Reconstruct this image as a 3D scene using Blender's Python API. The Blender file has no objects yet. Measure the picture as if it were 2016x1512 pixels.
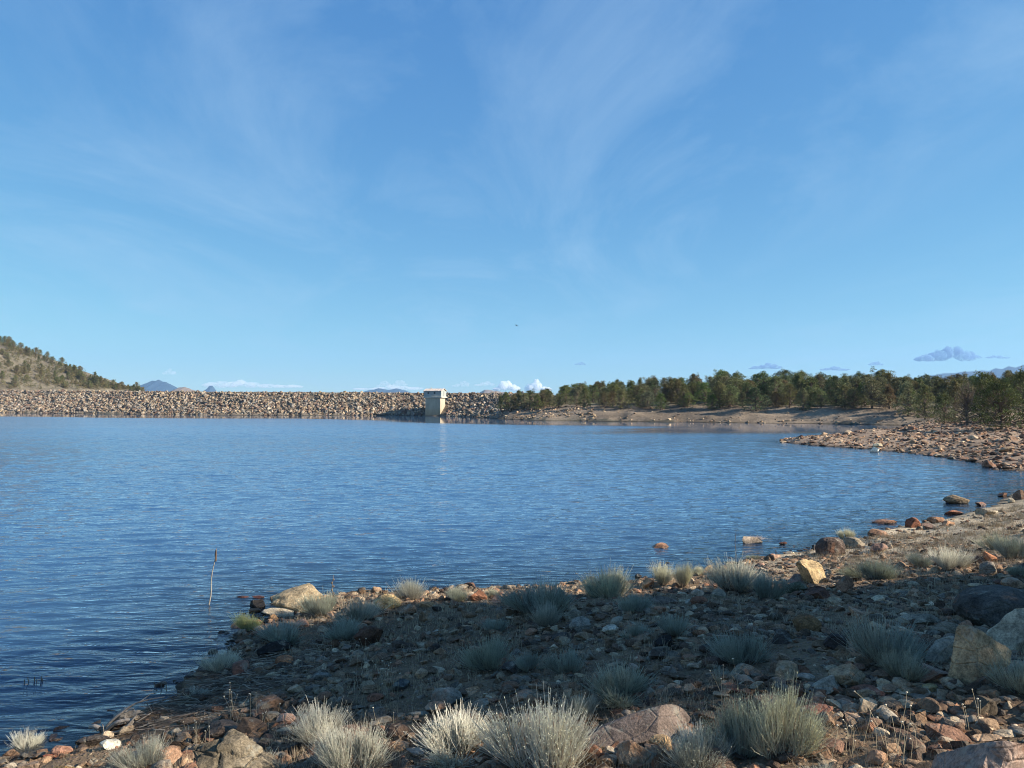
import bpy, math, random
import numpy as np
from mathutils import Vector, Matrix

# ------------------------------------------------------------------ camera, sky, sun, exposure
S = bpy.context.scene
C = S.collection
F = 1550.0            # focal length in photo pixels (photo 2016 x 1512)
HY = 793.0            # photo row of the horizon
CAM = np.array([0.0, 0.0, 3.0])
PITCH = math.atan((HY - 756.0) / F)
cam = bpy.data.cameras.new("camera")
cam.sensor_width = 36.0
cam.lens = 36.0 * F / 2016.0
cam.clip_start = 0.05
cam.clip_end = 60000.0
camo = bpy.data.objects.new("camera", cam)
C.objects.link(camo)
camo.location = CAM
camo.rotation_euler = (math.pi / 2 + PITCH, 0, 0)
S.camera = camo

SUN_AZ = (1.0, -0.18)          # horizontal direction towards the sun
SUN_EL = math.radians(27.0)
w = bpy.data.worlds.new("World")
S.world = w
w.use_nodes = True
NT = w.node_tree
NT.nodes.clear()

def nd(nt, typ, **kw):
    n = nt.nodes.new(typ)
    for k, v in kw.items():
        if k.startswith("i_"):
            n.inputs[int(k[2:])].default_value = v
        else:
            setattr(n, k, v)
    return n

def ramp(nt, src, pts):
    r = nt.nodes.new("ShaderNodeValToRGB")
    e = r.color_ramp.elements
    while len(e) < len(pts):
        e.new(0.5)
    for el, (p, c) in zip(e, pts):
        el.position = p
        el.color = (c, c, c, 1) if not isinstance(c, tuple) else (*c, 1)
    nt.links.new(src, r.inputs[0])
    return r.outputs[0]

def math_n(nt, op, a, b=None, c=None, clamp=False):
    m = nt.nodes.new("ShaderNodeMath")
    m.operation = op
    m.use_clamp = clamp
    for i, v in enumerate((a, b, c)):
        if v is None:
            continue
        if isinstance(v, (int, float)):
            m.inputs[i].default_value = v
        else:
            nt.links.new(v, m.inputs[i])
    return m.outputs[0]

def mixc(nt, fac, a, b, mode="MIX"):
    m = nt.nodes.new("ShaderNodeMix")
    m.data_type = "RGBA"
    m.blend_type = mode
    for s, v in ((m.inputs["Factor"], fac), (m.inputs[6], a), (m.inputs[7], b)):
        if isinstance(v, (int, float)):
            s.default_value = v
        elif isinstance(v, tuple):
            s.default_value = (*v, 1)
        else:
            nt.links.new(v, s)
    return m.outputs[2]

def noise(nt, vec, scale, detail=4, rough=0.55, dist=0.0):
    n = nt.nodes.new("ShaderNodeTexNoise")
    n.inputs["Scale"].default_value = scale
    n.inputs["Detail"].default_value = detail
    n.inputs["Roughness"].default_value = rough
    n.inputs["Distortion"].default_value = dist
    if vec is not None:
        nt.links.new(vec, n.inputs["Vector"])
    return n.outputs["Fac"]

def mapping(nt, vec, scale=(1, 1, 1), rot=(0, 0, 0), loc=(0, 0, 0)):
    m = nt.nodes.new("ShaderNodeMapping")
    m.inputs["Scale"].default_value = scale
    m.inputs["Rotation"].default_value = rot
    m.inputs["Location"].default_value = loc
    nt.links.new(vec, m.inputs["Vector"])
    return m.outputs[0]

sky = NT.nodes.new("ShaderNodeTexSky")
sky.sky_type = "NISHITA"
sky.sun_disc = False
sky.sun_elevation = SUN_EL
sky.sun_rotation = math.atan2(SUN_AZ[0], SUN_AZ[1])
sky.altitude = 1400
sky.air_density = 1.0
sky.dust_density = 0.1
sky.ozone_density = 3.0
# thin cirrus: streaks on a flat layer far above the land
tc = NT.nodes.new("ShaderNodeTexCoord")
sep = NT.nodes.new("ShaderNodeSeparateXYZ")
NT.links.new(tc.outputs["Generated"], sep.inputs[0])
zz = math_n(NT, "ADD", math_n(NT, "MAXIMUM", sep.outputs[2], 0.0), 0.06)
cx = math_n(NT, "DIVIDE", sep.outputs[0], zz)
cy = math_n(NT, "DIVIDE", sep.outputs[1], zz)
cmb = NT.nodes.new("ShaderNodeCombineXYZ")
NT.links.new(cx, cmb.inputs[0])
NT.links.new(cy, cmb.inputs[1])
v1 = mapping(NT, cmb.outputs[0], (0.62, 0.26, 1), (0, 0, math.radians(24)), (3.1, 1.7, 0))
n1 = noise(NT, v1, 1.25, 10, 0.66, 1.6)
v2 = mapping(NT, cmb.outputs[0], (0.42, 0.20, 1), (0, 0, 0.9), (7.3, 2.2, 0))
n2 = noise(NT, v2, 1.0, 4, 0.55, 0.8)
c1 = ramp(NT, n1, [(0.44, 0.0), (0.76, 1.0)])
c2 = ramp(NT, n2, [(0.36, 0.0), (0.62, 1.0)])
cir = math_n(NT, "MULTIPLY", math_n(NT, "MULTIPLY", c1, c2), 0.42)
srgb = NT.nodes.new("ShaderNodeSeparateColor"); NT.links.new(sky.outputs[0], srgb.inputs[0])
crgb = NT.nodes.new("ShaderNodeCombineColor")
for ch, (ex, k) in enumerate([(0.90, 0.465), (0.70, 0.935), (0.38, 1.86)]):
    NT.links.new(math_n(NT, "MULTIPLY", math_n(NT, "POWER", srgb.outputs[ch], ex), k), crgb.inputs[ch])
skyt = crgb.outputs[0]
skyc = mixc(NT, cir, skyt, (2.3, 3.3, 4.3))
bg = nd(NT, "ShaderNodeBackground")
bg.inputs["Strength"].default_value = 0.10
NT.links.new(skyc, bg.inputs["Color"])
wo = nd(NT, "ShaderNodeOutputWorld")
NT.links.new(bg.outputs[0], wo.inputs["Surface"])

sun = bpy.data.lights.new("sun", "SUN")
sun.energy = 5.0
sun.angle = math.radians(0.53)
sun.color = (1.0, 0.915, 0.79)
suno = bpy.data.objects.new("sun", sun)
C.objects.link(suno)
hn = math.hypot(*SUN_AZ)
sd = Vector((SUN_AZ[0] / hn * math.cos(SUN_EL), SUN_AZ[1] / hn * math.cos(SUN_EL), math.sin(SUN_EL)))
suno.rotation_euler = sd.to_track_quat("Z", "Y").to_euler()
suno.location = (60, -6, 40)
S.view_settings.view_transform = "Standard"
S.view_settings.look = "None"
S.view_settings.exposure = 1.1
S.view_settings.gamma = 1.0
S.cycles.volume_bounces = 6
S.cycles.transparent_max_bounces = 12
S.cycles.max_bounces = 6
S.cycles.use_denoising = True
S.cycles.pixel_filter_type = "BLACKMAN_HARRIS"
S.cycles.filter_width = 1.05

# ------------------------------------------------------------------ numeric helpers
rng = np.random.default_rng(7)
random.seed(7)

def _hash(ix, iy, iz, seed):
    h = (ix * 374761393 + iy * 668265263 + iz * 2147483647 + seed * 974634777) & 0xFFFFFFFF
    h = ((h ^ (h >> 13)) * 1274126177) & 0xFFFFFFFF
    h = (h ^ (h >> 16)) & 0xFFFFFFFF
    return h / 4294967295.0 * 2 - 1

def vnoise(x, y, z=0.0, seed=0):
    x = np.asarray(x, float); y = np.asarray(y, float); z = np.zeros_like(x) + z
    ix = np.floor(x).astype(np.int64); iy = np.floor(y).astype(np.int64); iz = np.floor(z).astype(np.int64)
    fx = x - ix; fy = y - iy; fz = z - iz
    u = fx * fx * (3 - 2 * fx); v = fy * fy * (3 - 2 * fy); q = fz * fz * (3 - 2 * fz)
    r = 0
    for dx in (0, 1):
        for dy in (0, 1):
            for dz in (0, 1):
                wgt = (u if dx else 1 - u) * (v if dy else 1 - v) * (q if dz else 1 - q)
                r = r + wgt * _hash(ix + dx, iy + dy, iz + dz, seed)
    return r

def fbm(x, y, z=0.0, octv=4, seed=0, gain=0.5):
    r = 0; a = 1.0; f = 1.0
    for k in range(octv):
        r = r + a * vnoise(np.asarray(x) * f + 17.3 * k, np.asarray(y) * f - 9.1 * k, np.asarray(z) * f + 3.7 * k, seed + k)
        a *= gain; f *= 2.03
    return r

def sstep(a, b, x):
    t = np.clip((x - a) / (b - a), 0, 1)
    return t * t * (3 - 2 * t)

def W(px, py):
    d = 3.0 * F / (py - HY)
    return ((px - 1008.0) / F * d, d)

near_px = [(0, 1500), (80, 1478), (150, 1462), (205, 1444), (290, 1398), (345, 1378), (385, 1358), (398, 1332), (470, 1300), (497, 1262),
           (505, 1225), (535, 1205), (560, 1182), (640, 1172), (760, 1168), (880, 1162), (1000, 1158), (1150, 1152), (1300, 1138),
           (1400, 1117), (1480, 1102), (1540, 1092), (1600, 1075), (1660, 1060), (1750, 1047), (1850, 1025), (1950, 1000), (2016, 962)]
LAKE = [(-420, 40), (-300, -60), (-60, -30), (-20, -6), (-9.5, 3.2), (-6, 5.4)]
LAKE += [W(*p) for p in near_px]
LAKE += [(22, 31.6), (25.5, 33.6), (23, 34.4), (22.0, 35.2)]
LAKE += [W(*p) for p in [(1960, 918), (1900, 905), (1830, 895), (1750, 888), (1680, 882), (1620, 878), (1570, 874), (1538, 869),
                         (1600, 864), (1660, 858), (1722, 850), (1770, 845), (1800, 841), (1768, 837), (1700, 835.5), (1600, 834), (1500, 833),
                         (1350, 831), (1200, 829.5), (1080, 828), (1020, 826)]]
DAM_TOE = [(-3.0, 150.0), (-8.0, 168.0), (-15.0, 180.0), (-24.0, 183.0), (-65.0, 189.0), (-168.0, 245.0), (-260.0, 300.0)]
LAKE += DAM_TOE + [(-380, 260)]
LAKE = np.array(LAKE)

def lake_sd(x, y):
    """signed distance to the lake outline, positive on land"""
    x = np.asarray(x, float).ravel(); y = np.asarray(y, float).ravel()
    best = np.full(x.shape, 1e18); inside = np.zeros(x.shape, bool)
    n = len(LAKE)
    for i in range(n):
        ax, ay = LAKE[i]; bx, by = LAKE[(i + 1) % n]
        ex, ey = bx - ax, by - ay
        t = np.clip(((x - ax) * ex + (y - ay) * ey) / (ex * ex + ey * ey), 0, 1)
        d = (x - ax - t * ex) ** 2 + (y - ay - t * ey) ** 2
        best = np.minimum(best, d)
        if ay != by:
            cr = ((ay > y) != (by > y)) & (x < (bx - ax) * (y - ay) / (by - ay) + ax)
            inside ^= cr
    s = np.sqrt(best)
    return np.where(inside, -s, s)

HILL = (-420.0, 440.0)

def height(x, y, fine=True, s=None):
    shp = np.shape(x)
    x = np.asarray(x, float).ravel(); y = np.asarray(y, float).ravel()
    if s is None:
        s = lake_sd(x, y)
    r = np.hypot(x, y)
    amp = np.clip(r / 40, 0.05, 1.0)
    s = s + np.where(r < 60, 0.18, 1.2) * fbm(x * 1.3 / np.where(r < 60, 1, 6), y * 1.3 / np.where(r < 60, 1, 6), 0, 3, 5)
    sp = np.maximum(s, 0)
    hn_ = 0.03 + 0.145 * np.minimum(sp, 8) + 0.03 * np.maximum(sp - 8, 0)
    hh = 0.05 + 0.85 * (1 - np.exp(-sp / 5.0)) + 0.012 * sp
    hf = 0.1 + 2.7 * (1 - np.exp(-sp / 7.5)) + 0.02 * np.minimum(sp, 150)
    wn = 1 - sstep(26, 34, y)
    wf = sstep(82, 112, y)
    land = hn_ * wn + hh * (1 - wn) * (1 - wf) + hf * (1 - wn) * wf
    wd = sstep(150, 162, y) * (1 - sstep(-14, -3, x - (y - 150) * 0.25))
    land = land * (1 - wd) + 0.5 * wd
    bed = -np.minimum(0.16 * -s, 4.0)
    z = np.where(s > 0, land, bed)
    hr = np.hypot(x - HILL[0], y - HILL[1])
    hill = 86 - 0.404 * hr + 3.0 * fbm(x / 40, y / 40, 0, 4, 11)
    hill = np.where(hr < 260, hill, -9)
    z = np.maximum(z, np.where(s > 0, hill, -9))
    back = 1 - sstep(-1, 2, y)
    z = z + 0.0 * back
    if fine:
        m = np.where(s > 0, 1.0, 0.4)
        z = z + m * (0.035 * fbm(x * 1.7, y * 1.7, 0, 4, 21) * (r < 60) + amp * 0.25 * fbm(x / 4, y / 4, 0, 4, 31) * sstep(18, 50, r) * np.clip(sp / 3, 0.1, 1))
    return z.reshape(shp)

def ray(px, py):
    v = Vector(((px - 1008) / F, (756 - py) / F, -1.0))
    v.normalize()
    v.rotate(camo.rotation_euler)
    return np.array(v)

_T = np.concatenate([np.arange(2.5, 40, 0.02), np.arange(40, 500, 0.25)])

def ground_hit(px, py):
    d = ray(px, py)
    P = CAM[None] + _T[:, None] * d[None]
    h = np.maximum(height(P[:, 0], P[:, 1]), 0.0)
    k = np.argmax(P[:, 2] < h)
    p = P[k].copy()
    p[2] = float(height(np.array([p[0]]), np.array([p[1]]))[0])
    return p, float(p[1])

def to_px(p):
    v = Vector(p) - camo.location
    v.rotate(camo.rotation_euler.to_matrix().inverted())
    return (1008 + F * v.x / -v.z, 756 - F * v.y / -v.z)

# ------------------------------------------------------------------ mesh and object helpers
def mesh(name, V, T, mats=(), col=None, smooth=False, quads=False, attrs=None):
    me = bpy.data.meshes.new(name)
    V = np.asarray(V, np.float32); T = np.asarray(T, np.int32)
    k = T.shape[1]
    me.vertices.add(len(V)); me.vertices.foreach_set("co", V.ravel())
    me.loops.add(T.size); me.loops.foreach_set("vertex_index", T.ravel())
    me.polygons.add(len(T))
    me.polygons.foreach_set("loop_start", np.arange(0, T.size, k, dtype=np.int32))
    me.polygons.foreach_set("loop_total", np.full(len(T), k, np.int32))
    me.update(calc_edges=True)
    me.polygons.foreach_set("use_smooth", np.full(len(T), bool(smooth)))
    if col is not None:
        a = me.color_attributes.new("tint", "FLOAT_COLOR", "POINT")
        cc = np.ones((len(V), 4), np.float32); cc[:, :3] = col
        a.data.foreach_set("color", cc.ravel())
    for nme, arr in (attrs or {}).items():
        a = me.attributes.new(nme, "FLOAT", "POINT")
        a.data.foreach_set("value", np.asarray(arr, np.float32))
    for m in mats:
        me.materials.append(m)
    return me

def obj(name, me, parent=None):
    o = bpy.data.objects.new(name, me)
    C.objects.link(o)
    if parent:
        o.parent = parent
    return o

def tag(o, label=None, cat=None, group=None, kind=None):
    for k, v in (("label", label), ("category", cat), ("group", group), ("kind", kind)):
        if v:
            o[k] = v
    return o

def empty(name, loc=(0, 0, 0)):
    o = bpy.data.objects.new(name, None)
    o.empty_display_size = 0.1
    C.objects.link(o)
    o.location = loc
    return o

def copy_thing(src, color=None):
    r = src.copy(); C.objects.link(r)
    for ch in src.children:
        c = ch.copy(); C.objects.link(c); c.parent = r
        if color is not None and ch.get("tinted"):
            c.color = (*color, 1)
    return r

def join_arr(parts):
    Vs, Ts, Cs, o = [], [], [], 0
    for p in parts:
        Vs.append(p[0]); Ts.append(p[1] + o); o += len(p[0])
        if len(p) > 2:
            Cs.append(p[2])
    return (np.concatenate(Vs), np.concatenate(Ts)) + ((np.concatenate(Cs),) if Cs else ())

def ico(level):
    t = (1 + 5 ** .5) / 2
    V = [(-1, t, 0), (1, t, 0), (-1, -t, 0), (1, -t, 0), (0, -1, t), (0, 1, t), (0, -1, -t), (0, 1, -t), (t, 0, -1), (t, 0, 1), (-t, 0, -1), (-t, 0, 1)]
    T = [(0, 11, 5), (0, 5, 1), (0, 1, 7), (0, 7, 10), (0, 10, 11), (1, 5, 9), (5, 11, 4), (11, 10, 2), (10, 7, 6), (7, 1, 8), (3, 9, 4), (3, 4, 2),
         (3, 2, 6), (3, 6, 8), (3, 8, 9), (4, 9, 5), (2, 4, 11), (6, 2, 10), (8, 6, 7), (9, 8, 1)]
    V = [np.array(v) / np.linalg.norm(v) for v in V]
    for _ in range(level):
        mid = {}; nT = []
        def m(a, b):
            k = (min(a, b), max(a, b))
            if k not in mid:
                q = V[a] + V[b]; V.append(q / np.linalg.norm(q)); mid[k] = len(V) - 1
            return mid[k]
        for a, b, c in T:
            ab, bc, ca = m(a, b), m(b, c), m(c, a)
            nT += [(a, ab, ca), (b, bc, ab), (c, ca, bc), (ab, bc, ca)]
        T = nT
    return np.array(V), np.array(T)

ICO = [ico(k) for k in range(6)]

def rock_shape(seed, level, cuts=8, lo=0.34, hi=0.74, rough=0.05, kind="block", crag=0.0):
    r = np.random.default_rng(seed)
    V, T = ICO[level][0].copy(), ICO[level][1]
    N = r.normal(size=(cuts, 3)); N /= np.linalg.norm(N, axis=1)[:, None]
    D = r.uniform(lo, hi, cuts)
    if kind == "round":
        D = r.uniform(0.60, 0.92, cuts)
    for n, d in zip(N, D):
        q = V @ n
        V -= np.maximum(q - d, 0)[:, None] * n[None] * 0.97
    V /= np.abs(V).max(0)[None]
    if kind == "pyr":
        f = 1 - 0.55 * (V[:, 2] + 1) / 2
        V[:, 0] *= f; V[:, 1] *= f
        V[:, 0] += 0.15 * (V[:, 2] + 1)
    if kind in ("wedge", "wedgel"):
        sgn = 1 if kind == "wedge" else -1
        V[:, 2] = np.where(V[:, 2] > -1, (V[:, 2] + 1) * (0.28 + 0.72 * (V[:, 0] * sgn + 1) / 2) - 1, -1)
    if rough > 0:
        s = 1.6
        n = fbm(V[:, 0] * s + seed, V[:, 1] * s, V[:, 2] * s, 4, seed % 97)
        n2 = np.abs(fbm(V[:, 0] * 3 + seed, V[:, 1] * 3, V[:, 2] * 3, 3, seed % 89))
        V *= (1 + rough * n - rough * 0.8 * n2)[:, None]
    if crag > 0:
        Pc = r.normal(size=(46, 3)); Pc /= np.linalg.norm(Pc, axis=1)[:, None]; Pc *= r.uniform(.6, 1.0, 46)[:, None]
        Vw = V + 0.10 * np.stack([vnoise(V[:, 0] * 4, V[:, 1] * 4, V[:, 2] * 4, q) for q in (1, 2, 3)], 1)
        D2 = ((Vw[:, None] - Pc[None]) ** 2).sum(2)
        srt = np.sort(D2, axis=1); near = np.argmin(D2, axis=1)
        edge = np.clip((np.sqrt(srt[:, 1]) - np.sqrt(srt[:, 0])) / 0.09, 0, 1)
        V *= (1 + crag * (r.uniform(-1, .6, 46)[near]) - crag * 1.1 * (1 - edge))[:, None]
    V /= np.abs(V).max(0)[None]
    return V, T

# ------------------------------------------------------------------ materials
def newmat(name):
    m = bpy.data.materials.new(name); m.use_nodes = True
    nt = m.node_tree
    b = nt.nodes["Principled BSDF"]
    return m, nt, b

def wet_out(nt, col, z0=0.03, z1=0.10):
    g = nt.nodes.new("ShaderNodeNewGeometry"); sp = nt.nodes.new("ShaderNodeSeparateXYZ")
    nt.links.new(g.outputs["Position"], sp.inputs[0])
    mr = nt.nodes.new("ShaderNodeMapRange")
    mr.inputs[1].default_value = z0; mr.inputs[2].default_value = z1
    mr.inputs[3].default_value = 0.32; mr.inputs[4].default_value = 1.0
    nt.links.new(sp.outputs[2], mr.inputs[0])
    return mixc(nt, 1.0, col, mr.outputs[0], "MULTIPLY"), mr.outputs[0]

def rock_mat(name, use_attr, fine=True):
    m, nt, b = newmat(name)
    tcn = nt.nodes.new("ShaderNodeNewGeometry")
    pos = tcn.outputs["Position"]
    if use_attr:
        a = nd(nt, "ShaderNodeAttribute", attribute_name="tint"); base = a.outputs["Color"]
    else:
        a = nt.nodes.new("ShaderNodeObjectInfo"); base = a.outputs["Color"]
    n_a = noise(nt, pos, 2.3 if fine else 0.9, 6, 0.65, 0.3)
    n_b = noise(nt, pos, 11.0 if fine else 3.0, 6, 0.7)
    n_c = noise(nt, pos, 60.0 if fine else 9.0, 4, 0.7)
    v1 = ramp(nt, n_a, [(0.32, 0.50), (0.50, 1.0), (0.68, 1.35)])
    c = mixc(nt, 1.0, base, v1, "MULTIPLY")
    v2 = ramp(nt, n_b, [(0.35, 0.55), (0.5, 1.0), (0.64, 1.28)])
    c = mixc(nt, 1.0, c, v2, "MULTIPLY")
    v3 = ramp(nt, n_c, [(0.36, 0.62), (0.6, 1.18)])
    c = mixc(nt, 1.0, c, v3, "MULTIPLY")
    # lichen and mineral stains
    li = ramp(nt, noise(nt, mapping(nt, pos, loc=(5, 3, 9)), 4.5 if fine else 1.2, 7, 0.75), [(0.56, 0.0), (0.64, 0.55)])
    c = mixc(nt, li, c, (0.33, 0.31, 0.24))
    st = ramp(nt, noise(nt, mapping(nt, pos, loc=(1, 8, 2)), 3.1 if fine else 0.8, 5, 0.7), [(0.60, 0.0), (0.70, 0.5)])
    c = mixc(nt, st, c, (0.30, 0.13, 0.06))
    c, wet = wet_out(nt, c)
    nt.links.new(c, b.inputs["Base Color"])
    mr = nt.nodes.new("ShaderNodeMapRange")
    mr.inputs[1].default_value = 0.3; mr.inputs[3].default_value = 0.3; mr.inputs[4].default_value = 0.9
    nt.links.new(wet, mr.inputs[0]); nt.links.new(mr.outputs[0], b.inputs["Roughness"])
    b.inputs["Specular IOR Level"].default_value = 0.25
    h = math_n(nt, "ADD", math_n(nt, "MULTIPLY", n_b, 0.6), math_n(nt, "MULTIPLY", n_c, 0.22))
    vo = nt.nodes.new("ShaderNodeTexVoronoi"); vo.feature = "DISTANCE_TO_EDGE"
    vo.inputs["Scale"].default_value = 3.2 if fine else 0.9
    nt.links.new(mapping(nt, pos, (1, 1, 1.7), (0.4, 0.2, 0.7)), vo.inputs["Vector"])
    crack = ramp(nt, vo.outputs["Distance"], [(0.0, 0.0), (0.035, 1.0)])
    h = math_n(nt, "ADD", h, math_n(nt, "MULTIPLY", crack, 0.18))
    bp = nt.nodes.new("ShaderNodeBump"); bp.inputs["Distance"].default_value = 0.05 if fine else 0.25
    bp.inputs["Strength"].default_value = 0.9
    nt.links.new(h, bp.inputs["Height"]); nt.links.new(bp.outputs[0], b.inputs["Normal"])
    return m

M_ROCK = rock_mat("rock", False)
M_STONE = rock_mat("stones", True)
M_RIP = rock_mat("riprap_stone", True, fine=False)

def foliage_mat(name, rough=0.75, trans=0.25, attr=False):
    m, nt, b = newmat(name)
    if attr:
        base = nd(nt, "ShaderNodeAttribute", attribute_name="tint").outputs["Color"]
    else:
        oi = nt.nodes.new("ShaderNodeObjectInfo")
        at = nd(nt, "ShaderNodeAttribute", attribute_name="tint")
        base = mixc(nt, 1.0, oi.outputs["Color"], at.outputs["Color"], "MULTIPLY")
    nt.links.new(base, b.inputs["Base Color"])
    b.inputs["Roughness"].default_value = rough
    b.inputs["Specular IOR Level"].default_value = 0.2
    if trans > 0:
        tr = nt.nodes.new("ShaderNodeBsdfTranslucent"); nt.links.new(base, tr.inputs["Color"])
        mx = nt.nodes.new("ShaderNodeMixShader"); mx.inputs[0].default_value = trans
        out = nt.nodes["Material Output"]
        nt.links.new(b.outputs[0], mx.inputs[1]); nt.links.new(tr.outputs[0], mx.inputs[2])
        nt.links.new(mx.outputs[0], out.inputs["Surface"])
    return m

M_SHRUB = foliage_mat("shrub_foliage")
M_NEEDLE = foliage_mat("juniper_needles", 0.8, 0.22)
M_GRASS = foliage_mat("dry_grass", 0.8, 0.25, True)

def simple_mat(name, col, rough=0.85, nscale=8.0, lo=0.7, hi=1.2, bump=0.0, metal=0.0):
    m, nt, b = newmat(name)
    g = nt.nodes.new("ShaderNodeNewGeometry")
    n = noise(nt, g.outputs["Position"], nscale, 6, 0.65)
    c = mixc(nt, 1.0, tuple(col), ramp(nt, n, [(0.3, lo), (0.7, hi)]), "MULTIPLY")
    nt.links.new(c, b.inputs["Base Color"])
    b.inputs["Roughness"].default_value = rough
    b.inputs["Metallic"].default_value = metal
    b.inputs["Specular IOR Level"].default_value = 0.3
    if bump:
        bp = nt.nodes.new("ShaderNodeBump"); bp.inputs["Distance"].default_value = bump
        nt.links.new(n, bp.inputs["Height"]); nt.links.new(bp.outputs[0], b.inputs["Normal"])
    return m

M_WOOD = simple_mat("shrub_wood", (0.20, 0.15, 0.11), 0.9, 20)
M_BARK = simple_mat("juniper_bark", (0.16, 0.12, 0.09), 0.9, 14)
M_DEADWOOD = simple_mat("bleached_wood", (0.32, 0.27, 0.22), 0.85, 18, 0.6, 1.3, 0.02)

# ------------------------------------------------------------------ terrain
def build_ground():
    r = np.concatenate([np.array([0.01]), np.arange(0.5, 3.0, 0.25), np.arange(3.0, 16, 0.045), np.arange(16, 40, 0.16), np.arange(40, 130, 0.7),
                        np.arange(130, 620, 3.0), np.geomspace(620, 9000, 26)])
    a = np.concatenate([np.arange(-36, 36.01, 0.16), np.arange(38, 322, 4.0)])
    a = np.radians(a)
    R, A = np.meshgrid(r, a, indexing="ij")
    X = R * np.sin(A); Y = R * np.cos(A)
    s = lake_sd(X, Y)
    Z = height(X, Y, True, s)
    nr, na = R.shape
    idx = np.arange(nr * na).reshape(nr, na)
    q = np.stack([idx[:-1, :], np.roll(idx, -1, 1)[:-1, :], np.roll(idx, -1, 1)[1:, :], idx[1:, :]], -1).reshape(-1, 4)
    V = np.stack([X.ravel(), Y.ravel(), Z.ravel()], 1)
    x, y = V[:, 0], V[:, 1]
    near = np.array([0.20, 0.135, 0.080]); head = np.array([0.29, 0.205, 0.14]); far = np.array([0.235, 0.18, 0.125]); hillc = np.array([0.145, 0.125, 0.088])
    wn = (1 - sstep(24, 32, y))[:, None]; wf = sstep(85, 105, y)[:, None]
    col = near * wn + head * (1 - wn) * (1 - wf) + far * (1 - wn) * wf
    sl = s[:, None]
    dry = (sstep(10.8, 12.5, y) * sstep(3.0, 6.0, x))[:, None] * wn
    col = col * (1 - dry) + np.array([0.40, 0.32, 0.215]) * dry
    # pale silt and gravel close to the shore, dry grass tint further inland on the near bank
    col = np.where((sl < 1.6) & (wn > 0.5), col * 1.15, col)
    hw = sstep(-240, -200, -np.hypot(x - HILL[0], y - HILL[1]))[:, None]
    col = col * (1 - hw) + hillc * hw
    inl = (sstep(9, 22, s) * sstep(90, 110, y) * (1 - sstep(-300, -215, -np.hypot(x - HILL[0], y - HILL[1]))))[:, None]
    col = col * (1 - inl) + np.array([0.17, 0.16, 0.075]) * inl
    col = np.where(sl < -0.3, np.array([0.09, 0.085, 0.06]), col)
    m, nt, b = newmat("ground_soil")
    at = nd(nt, "ShaderNodeAttribute", attribute_name="tint").outputs["Color"]
    g = nt.nodes.new("ShaderNodeNewGeometry"); pos = g.outputs["Position"]
    n1 = noise(nt, pos, 0.35, 6, 0.6); n2 = noise(nt, pos, 3.0, 6, 0.65); n3 = noise(nt, pos, 26, 5, 0.7)
    c = mixc(nt, 1.0, at, ramp(nt, n1, [(0.3, 0.72), (0.7, 1.28)]), "MULTIPLY")
    c = mixc(nt, 1.0, c, ramp(nt, n2, [(0.3, 0.62), (0.7, 1.35)]), "MULTIPLY")
    c = mixc(nt, 1.0, c, ramp(nt, noise(nt, pos, 0.06, 5, 0.65), [(0.35, 0.62), (0.65, 1.25)]), "MULTIPLY")
    c = mixc(nt, 1.0, c, ramp(nt, n3, [(0.3, 0.6), (0.7, 1.4)]), "MULTIPLY")
    vo = nt.nodes.new("ShaderNodeTexVoronoi"); vo.inputs["Scale"].default_value = 24
    nt.links.new(pos, vo.inputs["Vector"])
    peb = ramp(nt, vo.outputs["Distance"], [(0.15, 1.0), (0.42, 0.0)])
    hsv = nt.nodes.new("ShaderNodeHueSaturation"); hsv.inputs["Saturation"].default_value = 0.35; hsv.inputs["Value"].default_value = 0.5
    nt.links.new(vo.outputs["Color"], hsv.inputs["Color"])
    warm = mixc(nt, 1.0, hsv.outputs[0], (0.75, 0.58, 0.44), "MULTIPLY")
    c = mixc(nt, math_n(nt, "MULTIPLY", peb, 0.55), c, warm)
    c, wet = wet_out(nt, c, 0.01, 0.10)
    nt.links.new(c, b.inputs["Base Color"])
    b.inputs["Roughness"].default_value = 0.95
    b.inputs["Specular IOR Level"].default_value = 0.15
    h = math_n(nt, "ADD", math_n(nt, "MULTIPLY", n3, 0.5), math_n(nt, "MULTIPLY", peb, 0.5))
    bp = nt.nodes.new("ShaderNodeBump"); bp.inputs["Distance"].default_value = 0.03
    nt.links.new(h, bp.inputs["Height"]); nt.links.new(bp.outputs[0], b.inputs["Normal"])
    o = obj("ground", mesh("ground", V, q, [m], col=col, smooth=True))
    tag(o, "stony brown ground of the shore, headland, far bank and hillside", kind="structure")

build_ground()

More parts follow.
